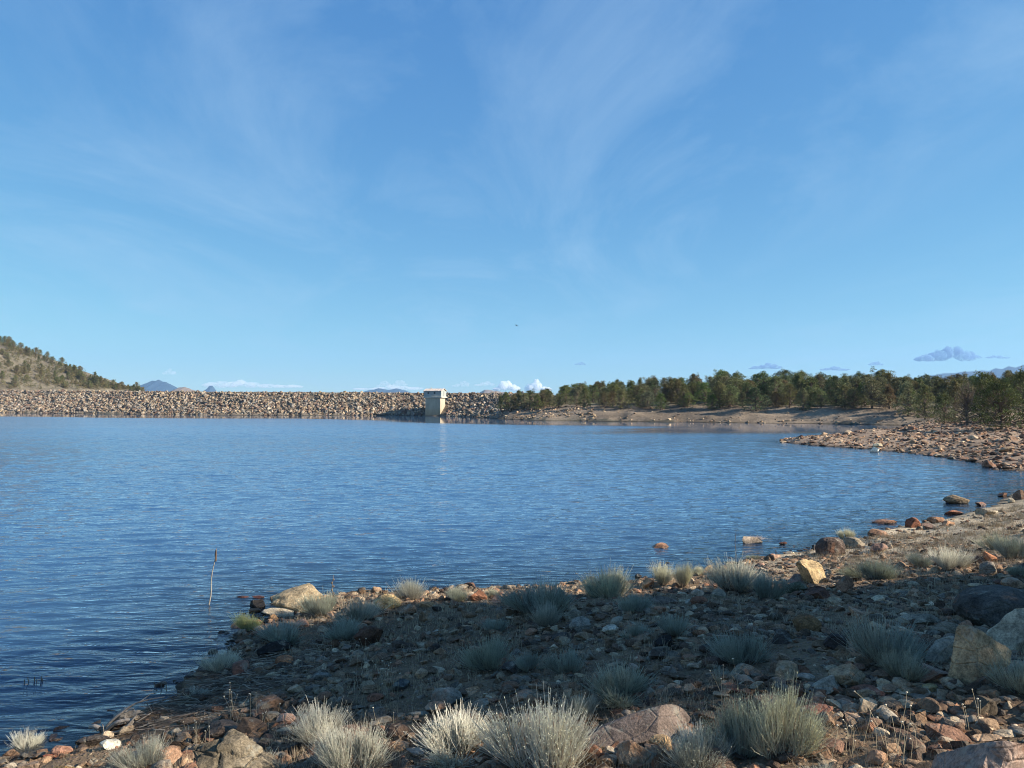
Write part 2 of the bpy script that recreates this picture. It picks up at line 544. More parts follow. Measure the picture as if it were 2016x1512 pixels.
# ------------------------------------------------------------------ water
def build_water():
    r_ = np.concatenate([[0.01], np.arange(1, 6, 0.5), np.arange(6, 20, 0.045), np.arange(20, 45, 0.10), np.arange(45, 110, 0.17), np.arange(110, 330, 0.9), np.arange(330, 560, 12.0)])
    a_ = np.radians(np.concatenate([np.arange(-36, 36.01, 0.22), np.arange(38, 322, 4.0)]))
    Rg, Ag = np.meshgrid(r_, a_, indexing="ij")
    X = Rg * np.sin(Ag); Y = Rg * np.cos(Ag)
    x = X.ravel(); y = Y.ravel(); rr_ = Rg.ravel()
    s = -lake_sd(X, Y)
    depth = np.clip(s * 0.16, -0.5, 5)
    calm = (1 - sstep(20, 28, s - 11 * sstep(135, 150, y) + 2.0 * fbm(x / 14, y / 5, 0, 3, 3))) * sstep(70, 84, y)
    # wind waves: many long crested components rolling towards the near shore
    r = np.random.default_rng(17)
    n = 90
    lam = np.geomspace(0.13, 0.95, n)
    th = np.radians(90 + 8) + r.normal(0, 0.30, n) * np.where(lam < 0.5, 1.3, 0.8)
    ph = r.uniform(0, 6.283, n)
    cell = np.interp(rr_, [6, 20, 45, 108, 140], [0.05, 0.06, 0.12, 0.20, 1.0])
    gust = 1.0 + 0.14 * fbm(x / 9, y / 5, 0, 3, 8)
    wx = x + 0.12 * fbm(x / 1.5, y / 1.5, 0, 2, 41); wy = y + 0.12 * fbm(x / 1.5, y / 1.5, 0, 2, 43)
    z = np.zeros_like(x)
    for i in range(n):
        k = 2 * math.pi / lam[i]
        st = 0.0155 * (1.15 if lam[i] < 0.5 else 0.85)
        lod = np.clip((lam[i] / cell - 2.6) / 2.0, 0, 1)
        z += lod * st / k * np.sin(k * (wx * math.cos(th[i]) + wy * math.sin(th[i])) + ph[i])
    z *= gust * (1 - 0.97 * calm) * np.clip(0.45 + s / 5, 0.35, 1)
    rough = (0.02 + 0.16 * sstep(18, 95, rr_)) * (1 - calm) + 0.03 * calm
    nx, ny = X.shape
    idx = np.arange(nx * ny).reshape(nx, ny)
    q = np.stack([idx[:-1, :], np.roll(idx, -1, 1)[:-1, :], np.roll(idx, -1, 1)[1:, :], idx[1:, :]], -1).reshape(-1, 4)
    V = np.stack([x, y, z], 1)
    keep = (s.reshape(nx, ny) > -14)
    kq = (keep[:-1, :] & (Y[:-1, :] > -300)).ravel()
    m = bpy.data.materials.new("water"); m.use_nodes = True
    nt = m.node_tree; nt.nodes.clear()
    g = nt.nodes.new("ShaderNodeNewGeometry"); pos = g.outputs["Position"]
    ac = nd(nt, "ShaderNodeAttribute", attribute_name="calm").outputs["Fac"]
    ad = nd(nt, "ShaderNodeAttribute", attribute_name="depth").outputs["Fac"]
    ar = nd(nt, "ShaderNodeAttribute", attribute_name="roughness").outputs["Fac"]
    def wave(sx, sy, rot, detail, rough, dist=0.4):
        return noise(nt, mapping(nt, pos, (sx, sy, 1), (0, 0, math.radians(rot))), 1.0, detail, rough, dist)
    a2 = wave(1.5, 5.2, -5, 2, 0.5, 0.5)
    a3 = wave(4.5, 11.0, 14, 2, 0.5)
    a4 = wave(0.5, 1.1, -4, 2, 0.5)
    patch = ramp(nt, wave(0.035, 0.10, 10, 4, 0.6), [(0.35, 0.85), (0.65, 1.1)])
    h = math_n(nt, "MULTIPLY", a2, 0.044)
    h = math_n(nt, "ADD", h, math_n(nt, "MULTIPLY", a3, 0.014))
    h = math_n(nt, "ADD", h, math_n(nt, "MULTIPLY", a4, 0.022))
    amp = math_n(nt, "MULTIPLY", patch, math_n(nt, "SUBTRACT", 1.0, math_n(nt, "MULTIPLY", ac, 0.97)))
    h = math_n(nt, "MULTIPLY", h, amp)
    bp = nt.nodes.new("ShaderNodeBump"); bp.inputs["Distance"].default_value = 1.0; bp.inputs["Strength"].default_value = 1.0
    nt.links.new(h, bp.inputs["Height"])
    fr = nt.nodes.new("ShaderNodeFresnel"); fr.inputs["IOR"].default_value = 1.333
    nt.links.new(bp.outputs[0], fr.inputs["Normal"])
    gl = nt.nodes.new("ShaderNodeBsdfGlossy"); nt.links.new(ar, gl.inputs["Roughness"])
    gl.inputs["Color"].default_value = (1, 1, 1, 1)
    nt.links.new(bp.outputs[0], gl.inputs["Normal"])
    df = nt.nodes.new("ShaderNodeBsdfDiffuse"); df.inputs["Color"].default_value = (0.042, 0.105, 0.200, 1)
    tp = nt.nodes.new("ShaderNodeBsdfTransparent"); tp.inputs["Color"].default_value = (0.72, 0.78, 0.68, 1)
    k = math_n(nt, "SUBTRACT", 1.0, math_n(nt, "POWER", 2.718, math_n(nt, "MULTIPLY", ad, -2.2)))
    k = math_n(nt, "MAXIMUM", k, 0.0)
    body = nt.nodes.new("ShaderNodeMixShader")
    nt.links.new(k, body.inputs[0]); nt.links.new(tp.outputs[0], body.inputs[1]); nt.links.new(df.outputs[0], body.inputs[2])
    mx = nt.nodes.new("ShaderNodeMixShader")
    nt.links.new(fr.outputs[0], mx.inputs[0]); nt.links.new(body.outputs[0], mx.inputs[1]); nt.links.new(gl.outputs[0], mx.inputs[2])
    out = nt.nodes.new("ShaderNodeOutputMaterial"); nt.links.new(mx.outputs[0], out.inputs["Surface"])
    me = mesh("water", V, q[kq], [m], smooth=True, attrs={"calm": calm, "depth": depth, "roughness": rough})
    tag(obj("water", me), "rippled blue water of the reservoir, calm along the far shore", kind="structure")

build_water()

# ------------------------------------------------------------------ distant hills
M_FARHILL = simple_mat("far_hill_cover", (0.028, 0.045, 0.060), 0.95, 0.01, 0.8, 1.2)  # dark cover, with some blue of the distant air put into its colour
M_MIDHILL = simple_mat("dry_hill_cover", (0.22, 0.17, 0.13), 0.95, 0.02, 0.8, 1.2)

def far_hill(name, dist, prof, label, mat, depth=500):
    """prof: (photo column, photo row) of the skyline from one end to the other"""
    prof = np.array(prof, float)
    px = np.linspace(prof[0, 0], prof[-1, 0], 70)
    py = np.interp(px, prof[:, 0], prof[:, 1])
    x = (px - 1008) / F * dist
    z = 3 + (HY - py) / F * dist
    z = z + (z.max() - 30) * 0.03 * fbm(px / 6, px * 0, 0, 3, 9)
    rows = []
    for t in np.linspace(-1, 1, 13):
        f = (1 - abs(t)) ** 0.9
        rows.append(np.stack([x + 0 * t, dist + depth * t + 0 * x, -20 + (z + 20) * f * (1 + 0.06 * vnoise(x / 60, t * 3 + 0 * x, 0, 2)) if abs(t) > 0 else z], 1))
    V = np.concatenate(rows); n = len(x)
    idx = np.arange(len(V)).reshape(13, n)
    q = np.stack([idx[:-1, :-1], idx[:-1, 1:], idx[1:, 1:], idx[1:, :-1]], -1).reshape(-1, 4)
    tag(obj(name, mesh(name, V, q, [mat], smooth=True)), label, kind="structure")

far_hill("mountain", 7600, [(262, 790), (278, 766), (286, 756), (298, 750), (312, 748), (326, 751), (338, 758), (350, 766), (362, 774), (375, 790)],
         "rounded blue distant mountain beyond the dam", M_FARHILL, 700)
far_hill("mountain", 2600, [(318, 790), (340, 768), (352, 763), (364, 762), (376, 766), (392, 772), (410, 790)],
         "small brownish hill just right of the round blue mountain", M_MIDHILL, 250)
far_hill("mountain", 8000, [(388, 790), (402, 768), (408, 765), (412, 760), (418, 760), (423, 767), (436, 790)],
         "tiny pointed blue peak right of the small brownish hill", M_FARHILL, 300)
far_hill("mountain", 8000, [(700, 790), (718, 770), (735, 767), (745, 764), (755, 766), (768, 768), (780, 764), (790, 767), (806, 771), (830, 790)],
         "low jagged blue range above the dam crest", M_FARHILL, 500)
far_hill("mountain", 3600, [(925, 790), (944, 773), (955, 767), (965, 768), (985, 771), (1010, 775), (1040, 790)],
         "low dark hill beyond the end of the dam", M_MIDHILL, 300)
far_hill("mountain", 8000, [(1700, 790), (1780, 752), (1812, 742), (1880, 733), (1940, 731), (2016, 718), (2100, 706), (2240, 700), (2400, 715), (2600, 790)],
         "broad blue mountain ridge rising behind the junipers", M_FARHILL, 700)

# haze: one closed box of thin air round everything
def build_haze():
    V = np.array([(x, y, z) for x in (-9300, 9300) for y in (-9300, 9300) for z in (-30, 560)], float)
    q = np.array([(0, 1, 3, 2), (4, 6, 7, 5), (0, 4, 5, 1), (2, 3, 7, 6), (0, 2, 6, 4), (1, 5, 7, 3)])
    m = bpy.data.materials.new("thin_air"); m.use_nodes = True
    nt = m.node_tree; nt.nodes.clear()
    v = nt.nodes.new("ShaderNodeVolumePrincipled")
    v.inputs["Color"].default_value = (0.34, 0.60, 1.0, 1)
    v.inputs["Density"].default_value = 0.000062
    v.inputs["Anisotropy"].default_value = 0.1
    out = nt.nodes.new("ShaderNodeOutputMaterial"); nt.links.new(v.outputs[0], out.inputs["Volume"])
    tag(obj("haze", mesh("haze", V, q, [m])), "thin blue air over the whole valley", kind="stuff")

build_haze()

# ------------------------------------------------------------------ clouds over the horizon
def cloud_mat(name, col, dens):
    m = bpy.data.materials.new(name); m.use_nodes = True
    nt = m.node_tree; nt.nodes.clear()
    v = nt.nodes.new("ShaderNodeVolumePrincipled")
    v.inputs["Color"].default_value = (*col, 1)
    v.inputs["Density"].default_value = dens
    v.inputs["Anisotropy"].default_value = 0.0
    out = nt.nodes.new("ShaderNodeOutputMaterial"); nt.links.new(v.outputs[0], out.inputs["Volume"])
    return m

M_CL_W = cloud_mat("white_cloud", (1, 1, 1), 0.03)
M_CL_T = cloud_mat("thin_cloud", (0.97, 0.98, 1), 0.0045)
M_CL_G = cloud_mat("grey_cloud", (0.26, 0.38, 0.62), 0.013)

def cloud(x0, y0, x1, y1, mat, label, dist=15000, seed=0, n=9, peak=0.5):
    r = np.random.default_rng(seed)
    s = dist / F
    wd = (x1 - x0) * s; ht = (y1 - y0) * s
    cxm = ((x0 + x1) / 2 - 1008) * s; zb = 3 + (HY - y1) * s
    parts = []
    for k in range(n):
        u = (k + 0.5) / n * 2 - 1 + r.uniform(-0.12, 0.12)
        hh = ht * (0.35 + 0.65 * max(0, 1 - abs(u - (peak * 2 - 1)) * 1.1)) * r.uniform(0.75, 1.05)
        V, T = rock_shape(seed * 31 + k, 3, 4, rough=0.25, kind="round")
        rx = wd / n * r.uniform(0.9, 1.5)
        V = V * np.array([rx, rx * 0.8, hh * 0.5]) + np.array([u * wd / 2, r.uniform(-.3, .3) * rx, hh * 0.5])
        parts.append((V, T))
    V, T = join_arr(parts)
    o = obj("cloud", mesh("cloud", V, T, [mat], smooth=True))
    o.location = (cxm, dist, zb)
    tag(o, label, "cloud", "small clouds low over the horizon")

cloud(1034, 742, 1080, 772, M_CL_W, "largest bright white puffy cloud low over the first junipers", 15000, 1, 7, 0.45)
cloud(976, 744, 1020, 770, M_CL_W, "white puffy cloud just left of the largest one", 15600, 2, 6, 0.5)
cloud(895, 745, 922, 762, M_CL_T, "small white cloud just right of the intake tower", 16000, 3, 5, 0.6)
cloud(935, 749, 970, 760, M_CL_T, "faint white cloud between the tower and the bright clouds", 16200, 4, 5, 0.7)
cloud(742, 747, 768, 762, M_CL_T, "little white cloud nearer the dam middle, left of another puff", 16000, 5, 5, 0.6)
cloud(774, 744, 800, 760, M_CL_T, "little white puff cloud standing left of the intake tower", 16500, 6, 5, 0.5)
cloud(700, 756, 832, 768, M_CL_T, "long pale cloud bank lying behind the low jagged range", 17000, 7, 9, 0.6)
cloud(408, 744, 590, 764, M_CL_T, "long flat pale cloud above the left half of the dam", 17000, 8, 12, 0.3)
cloud(1804, 676, 1920, 712, M_CL_G, "large blue grey cloud above the junipers", 15000, 9, 10, 0.6)
cloud(1910, 696, 1932, 706, M_CL_G, "small grey cloud just right of the large blue grey one", 15000, 10, 4, 0.5)
cloud(1946, 697, 1984, 706, M_CL_G, "thin grey cloud farthest right over the blue ridge", 15000, 11, 5, 0.4)
cloud(1712, 708, 1738, 720, M_CL_G, "small round grey cloud midway above the junipers", 15000, 12, 4, 0.5)
cloud(1618, 720, 1668, 730, M_CL_G, "thin flat grey cloud touching the juniper tops", 15000, 13, 6, 0.5)
cloud(1478, 713, 1534, 727, M_CL_G, "grey wisp of cloud above the middle of the far junipers", 15000, 14, 6, 0.6)
cloud(1132, 711, 1153, 719, M_CL_G, "tiny grey cloud alone in the sky past the tower", 15000, 15, 4, 0.5)
cloud(320, 722, 342, 738, M_CL_T, "tiny faint cloud above the round blue mountain", 15000, 16, 4, 0.5)


# ------------------------------------------------------------------ the dam
def build_dam():
    toe = np.array([(3.0, 142.0)] + DAM_TOE, float)
    seg = np.hypot(*np.diff(toe, axis=0).T); cum = np.concatenate([[0], np.cumsum(seg)])
    L = cum[-1]
    us = np.arange(0, L, 2.0)
    def smooth_pt(u):
        q = np.linspace(-14, 14, 15)[:, None] + np.asarray(u)[None]
        q = np.clip(q, 0, L)
        return np.stack([np.interp(q, cum, toe[:, 0]).mean(0), np.interp(q, cum, toe[:, 1]).mean(0)], 1)
    P = smooth_pt(us); Tn = np.gradient(P, axis=0); Tn /= np.linalg.norm(Tn, axis=1)[:, None]
    Nn = np.stack([Tn[:, 1], -Tn[:, 0]], 1)
    Nn *= np.sign(Nn[:, 1])[:, None]                      # away from the lake
    crest = np.interp(us, [0, 10, 22, 66, 116, 221, 400], [0.6, 3.6, 5.0, 5.6, 5.9, 7.2, 8.2])
    prof = [(-7, -3.0, 0), (0, 0.0, 0), (0.33, 0, 1), (0.66, 0, 1), (1, 0, 1), (1, 6, 1), (1, 14, 0)]
    rows = []
    for a, b, kz in [(-1, 0, 0), (0, 0, 0), (.25, 0, 0), (.5, 0, 0), (.75, 0, 0), (1, 0, 0), (1, 5.5, 0), (1, 20, 1)]:
        off = 2.0 * crest * a + b
        z = crest * a if kz == 0 else np.zeros_like(crest) - 0.5
        if a == -1:
            off = np.full_like(crest, -6.0); z = np.full_like(crest, -3.0)
        rows.append(np.stack([P[:, 0] + Nn[:, 0] * off, P[:, 1] + Nn[:, 1] * off, z + 0.12 * vnoise(us / 3, a * 4 + b, 0, 3)], 1))
    V = np.concatenate(rows); n = len(us)
    idx = np.arange(len(V)).reshape(len(rows), n)
    q = np.stack([idx[:-1, :-1], idx[:-1, 1:], idx[1:, 1:], idx[1:, :-1]], -1).reshape(-1, 4)
    dam = tag(empty("embankment_dam", (-60, 200, 0)), "long low embankment dam faced with loose tan rock across the far water", "dam")
    body = obj("fill", mesh("fill", V - np.array([-60, 200, 0]), q, [simple_mat("dam_fill", (0.16, 0.125, 0.085), 0.95, 1.2, 0.6, 1.3, 0.1)], smooth=True), dam)
    # riprap
    r = np.random.default_rng(5)
    parts = []
    protos = [rock_shape(900 + k, 2 if k < 5 else 1, 8, 0.45, 0.85, 0.04) for k in range(10)]
    pal = np.array([(0.42, 0.33, 0.24), (0.36, 0.27, 0.19), (0.47, 0.40, 0.31), (0.30, 0.21, 0.15), (0.39, 0.34, 0.29), (0.26, 0.17, 0.13), (0.50, 0.38, 0.25), (0.33, 0.30, 0.26)])
    N = 15500
    uu = r.uniform(2, min(L, 265), N); vv = r.uniform(-0.09, 0.985, N)
    Pc = smooth_pt(uu)
    nx = np.interp(uu, us, Nn[:, 0]); ny = np.interp(uu, us, Nn[:, 1]); hc = np.interp(uu, us, crest)
    for k in range(N):
        V0, T0 = protos[r.integers(0, 10)]
        big = 0.15 + 0.30 * r.random() ** 2.6 + 0.12 * (1 - max(vv[k], 0)) ** 2
        if uu[k] < 22:
            big *= 0.8
        dims = big * r.uniform(0.75, 1.35, 3)
        A = r.normal(size=(3, 3)); Q, _ = np.linalg.qr(A)
        cpos = np.array([Pc[k, 0] + nx[k] * 2 * hc[k] * vv[k], Pc[k, 1] + ny[k] * 2 * hc[k] * vv[k], hc[k] * vv[k] + big * r.uniform(-0.05, 0.4)])
        if abs(cpos[0] + 17.55) < 2.9 and cpos[1] < 182.2:
            continue
        c = pal[r.integers(0, len(pal))] * r.uniform(0.48, 0.95) * np.array([1.0, .97, .92])
        if vv[k] < 0.05:
            c = c * 0.8
        parts.append(((V0 * dims) @ Q.T + cpos - np.array([-60, 200, 0]), T0, np.tile(c, (len(V0), 1))))
    V, T, cc = join_arr(parts)
    rp = obj("riprap", mesh("riprap", V, T, [M_RIP], col=cc), dam)
    rp["kind"] = "stuff"

build_dam()

# ------------------------------------------------------------------ intake tower
def box_arr(x0, x1, y0, y1, z0, z1):
    V = np.array([(x, y, z) for x in (x0, x1) for y in (y0, y1) for z in (z0, z1)], float)
    q = np.array([(0, 1, 3, 2), (4, 6, 7, 5), (0, 4, 5, 1), (2, 3, 7, 6), (0, 2, 6, 4), (1, 5, 7, 3)])
    return V, q

def bevel(me, wdt):
    import bmesh
    bm = bmesh.new(); bm.from_mesh(me)
    bmesh.ops.bevel(bm, geom=list(bm.edges), offset=wdt, segments=2, affect="EDGES", profile=0.6)
    bm.to_mesh(me); bm.free()

def build_tower():
    d = 180.7
    x = (857 - 1008) / F * d
    t = tag(empty("intake_tower", (x, d, 0)), "square concrete intake tower with a small grey gabled hut before the dam", "tower")
    t.rotation_euler = (0, 0, -math.radians(11))
    m, nt, b = newmat("stained_concrete")
    g = nt.nodes.new("ShaderNodeNewGeometry"); sp = nt.nodes.new("ShaderNodeSeparateXYZ"); nt.links.new(g.outputs["Position"], sp.inputs[0])
    n = noise(nt, mapping(nt, g.outputs["Position"], (1, 1, 0.35)), 1.5, 5, 0.6)
    lvl = ramp(nt, math_n(nt, "DIVIDE", sp.outputs[2], 6.0), [(0.0, (0.16, 0.125, 0.085)), (0.06, (0.33, 0.26, 0.17)), (0.22, (0.38, 0.30, 0.20)), (0.27, (0.38, 0.32, 0.23)), (0.6, (0.42, 0.36, 0.27)), (1.0, (0.46, 0.41, 0.32))])
    nt.links.new(mixc(nt, 1.0, lvl, ramp(nt, n, [(0.3, 0.82), (0.7, 1.12)]), "MULTIPLY"), b.inputs["Base Color"])
    b.inputs["Roughness"].default_value = 0.9
    hw, hd = 1.78, 2.0
    ht = 4.15
    me = mesh("shaft", *box_arr(-hw, hw, -hd, hd, -3.5, ht), [m]); bevel(me, 0.05)
    obj("shaft", me, t)
    mp = simple_mat("platform_concrete", (0.58, 0.52, 0.42), 0.9, 2.0)
    me = mesh("platform", *box_arr(-hw - 0.42, hw + 0.42, -hd - 0.42, hd + 0.42, ht + 0.003, ht + 0.26), [mp]); bevel(me, 0.03)
    obj("platform", me, t)
    mh, nt, b = newmat("hut_cladding")
    tcn = nt.nodes.new("ShaderNodeTexCoord")
    wv = nt.nodes.new("ShaderNodeTexWave"); wv.inputs["Scale"].default_value = 1.6; wv.bands_direction = "X"
    nt.links.new(mapping(nt, tcn.outputs["Object"], (1, 1, 1), (0, 0, math.radians(40))), wv.inputs["Vector"])
    n = noise(nt, tcn.outputs["Object"], 2.0, 4)
    c = mixc(nt, 1.0, (0.34, 0.36, 0.33), ramp(nt, n, [(0.3, 0.8), (0.7, 1.15)]), "MULTIPLY")
    nt.links.new(mixc(nt, 1.0, c, ramp(nt, wv.outputs[0], [(0.0, 0.82), (0.3, 1.0)]), "MULTIPLY"), b.inputs["Base Color"])
    b.inputs["Roughness"].default_value = 0.7
    z0, z1 = ht + 0.263, ht + 1.55
    gw = 0.42
    # walls with a gable on each end (ridge runs along x)
    wx, wy = hw + 0.22, hd + 0.1
    V = [(-wx, -wy, z0), (wx, -wy, z0), (wx, wy, z0), (-wx, wy, z0), (-wx, -wy, z1), (wx, -wy, z1), (wx, wy, z1), (-wx, wy, z1), (-wx, 0, z1 + gw), (wx, 0, z1 + gw)]
    T = [(0, 1, 5), (0, 5, 4), (2, 3, 7), (2, 7, 6), (1, 2, 6), (1, 6, 5), (3, 0, 4), (3, 4, 7), (4, 8, 7), (5, 6, 9), (0, 3, 2), (0, 2, 1)]
    obj("hut_wall", mesh("hut_wall", V, T, [mh]), t)
    mr = simple_mat("rusty_sheet_roof", (0.56, 0.46, 0.38), 0.6, 1.1, 0.7, 1.2)
    ex, ey = wx + 0.22, wy + 0.30
    ze = z1 - 0.05; zr = z1 + gw + 0.06
    V = [(-ex, -ey, ze), (ex, -ey, ze), (ex, 0, zr), (-ex, 0, zr), (-ex, ey, ze), (ex, ey, ze)]
    V += [(a, bb, c + 0.08) for a, bb, c in V]
    Q = [(0, 3, 2, 1), (3, 4, 5, 2), (6, 7, 8, 9), (9, 8, 11, 10), (0, 1, 7, 6), (4, 10, 11, 5), (1, 2, 8, 7), (2, 5, 11, 8), (0, 6, 9, 3), (3, 9, 10, 4)]
    rf = obj("roof", mesh("roof", V, Q, [mr]), t)
    me = mesh("vent_pipe", *box_arr(-1.05, -0.90, -0.08, 0.08, zr, zr + 0.34), [mr])
    obj("vent_pipe", me, rf)
    for k in range(7):
        xx = -ex + 0.25 + k * (2 * ex - 0.5) / 6
        V2 = [(xx - .03, -ey, ze + .083), (xx + .03, -ey, ze + .083), (xx + .03, -0.03, zr + .083), (xx - .03, -0.03, zr + .083),
              (xx - .03, -ey, ze + .125), (xx + .03, -ey, ze + .125), (xx + .03, -0.03, zr + .125), (xx - .03, -0.03, zr + .125)]
        obj("roof_rib", mesh("roof_rib", V2, [(0, 1, 2, 3), (4, 7, 6, 5), (0, 4, 5, 1), (1, 5, 6, 2), (2, 6, 7, 3), (3, 7, 4, 0)], [mr]), rf)
    mg, nt, b = newmat("dark_window"); b.inputs["Base Color"].default_value = (0.02, 0.025, 0.03, 1); b.inputs["Roughness"].default_value = 0.15
    for xx in (-1.0, 0.45):
        wdw = obj("window", mesh("window", *box_arr(xx - .2, xx + .2, -wy - 0.06, -wy - 0.004, z0 + .62, z0 + 1.0), [simple_mat("window_frame", (0.10, 0.11, 0.11))]), t)
        obj("pane", mesh("pane", *box_arr(xx - .155, xx + .155, -wy - 0.075, -wy - 0.062, z0 + .66, z0 + .96), [mg]), wdw)
    # railing post beside the hut, as on the platform edge
    obj("door", mesh("door", *box_arr(wx + 0.004, wx + 0.05, -0.5, 0.4, z0 + 0.02, z0 + 1.25), [simple_mat("door_paint", (0.30, 0.31, 0.29))]), t)

build_tower()

# ------------------------------------------------------------------ rocks one can point at
TAN, PINK, RED, DARK, GREY, ORNG = (0.40, 0.32, 0.22), (0.42, 0.26, 0.20), (0.25, 0.10, 0.065), (0.075, 0.06, 0.055), (0.24, 0.215, 0.19), (0.50, 0.24, 0.11)
BRN, PALE, WHITE, BLUE, YEL, BLACK, MAUVE = (0.19, 0.125, 0.085), (0.50, 0.44, 0.36), (0.72, 0.69, 0.62), (0.15, 0.15, 0.15), (0.52, 0.38, 0.17), (0.025, 0.023, 0.025), (0.24, 0.16, 0.14)
LANDMARKS = []      # (photo x, photo y, phrase)
ROCKS = []

def hero_rock(x0, y0, x1, y1, col, kind, label, land=None, level=3, depth=0.8, tilt=0.0, mat=None, rough=0.06, rz=0.0, cuts=8, top=0.0, crag=0.0):
    seed = int(x0 * 7 + y0 * 13) % 9973
    p, d = ground_hit((x0 + x1) / 2, min(y1, 1511))
    if y1 > 1511:
        # base is below the frame: keep walking towards the camera
        dy = (y1 - HY) / F
        d2 = (3 - p[2]) / dy
        p = np.array([p[0] * d2 / d, d2, float(height(np.array([p[0] * d2 / d]), np.array([d2]))[0])]); d = d2
    wdt = (x1 - x0) / F * d
    dep = wdt * depth
    D = d + 0.36 * dep
    wdt *= D / d
    # a top that is seen at row y0 from the camera's height, standing on the ground at distance D
    hgt = max(3.0 - (y0 - HY) / F * (D + 0.1 * dep) - max(p[2], 0.0), 0.42 * (y1 - y0) / F * d)
    if kind == "pyr":
        wdt *= 1.18
    V, T = rock_shape(seed, level, cuts, rough=rough, kind=kind, crag=crag)
    sink = 0.30
    H = hgt / (1 - sink)
    V = V * np.array([wdt / 2, dep / 2, H / 2])
    if tilt:
        c, s = math.cos(tilt), math.sin(tilt)
        V = V @ np.array([[c, 0, s], [0, 1, 0], [-s, 0, c]])
    n2 = np.array([p[0], p[1]]) / math.hypot(p[0], p[1])
    cpos = np.array([p[0], p[1]]) + n2 * dep * 0.36
    gz = max(float(height(np.array([cpos[0]]), np.array([cpos[1]]))[0]), -0.08 if p[2] < 0.0 else -1)
    gz = min(gz, max(p[2], 0.0) + 0.04)
    o = obj("rock", mesh("rock", V, T, [mat or M_ROCK], smooth=False))
    o.location = (cpos[0], cpos[1], max(p[2], 0.0) + hgt - H / 2 + top)
    o.rotation_euler = (0, 0, rz)
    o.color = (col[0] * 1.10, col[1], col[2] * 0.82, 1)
    tag(o, label, "rock", "rocks lying along the shore")
    if land:
        LANDMARKS.append(((x0 + x1) / 2, (y0 + y1) / 2, land))
    ROCKS.append((x0, y0, x1, y1))
    return o

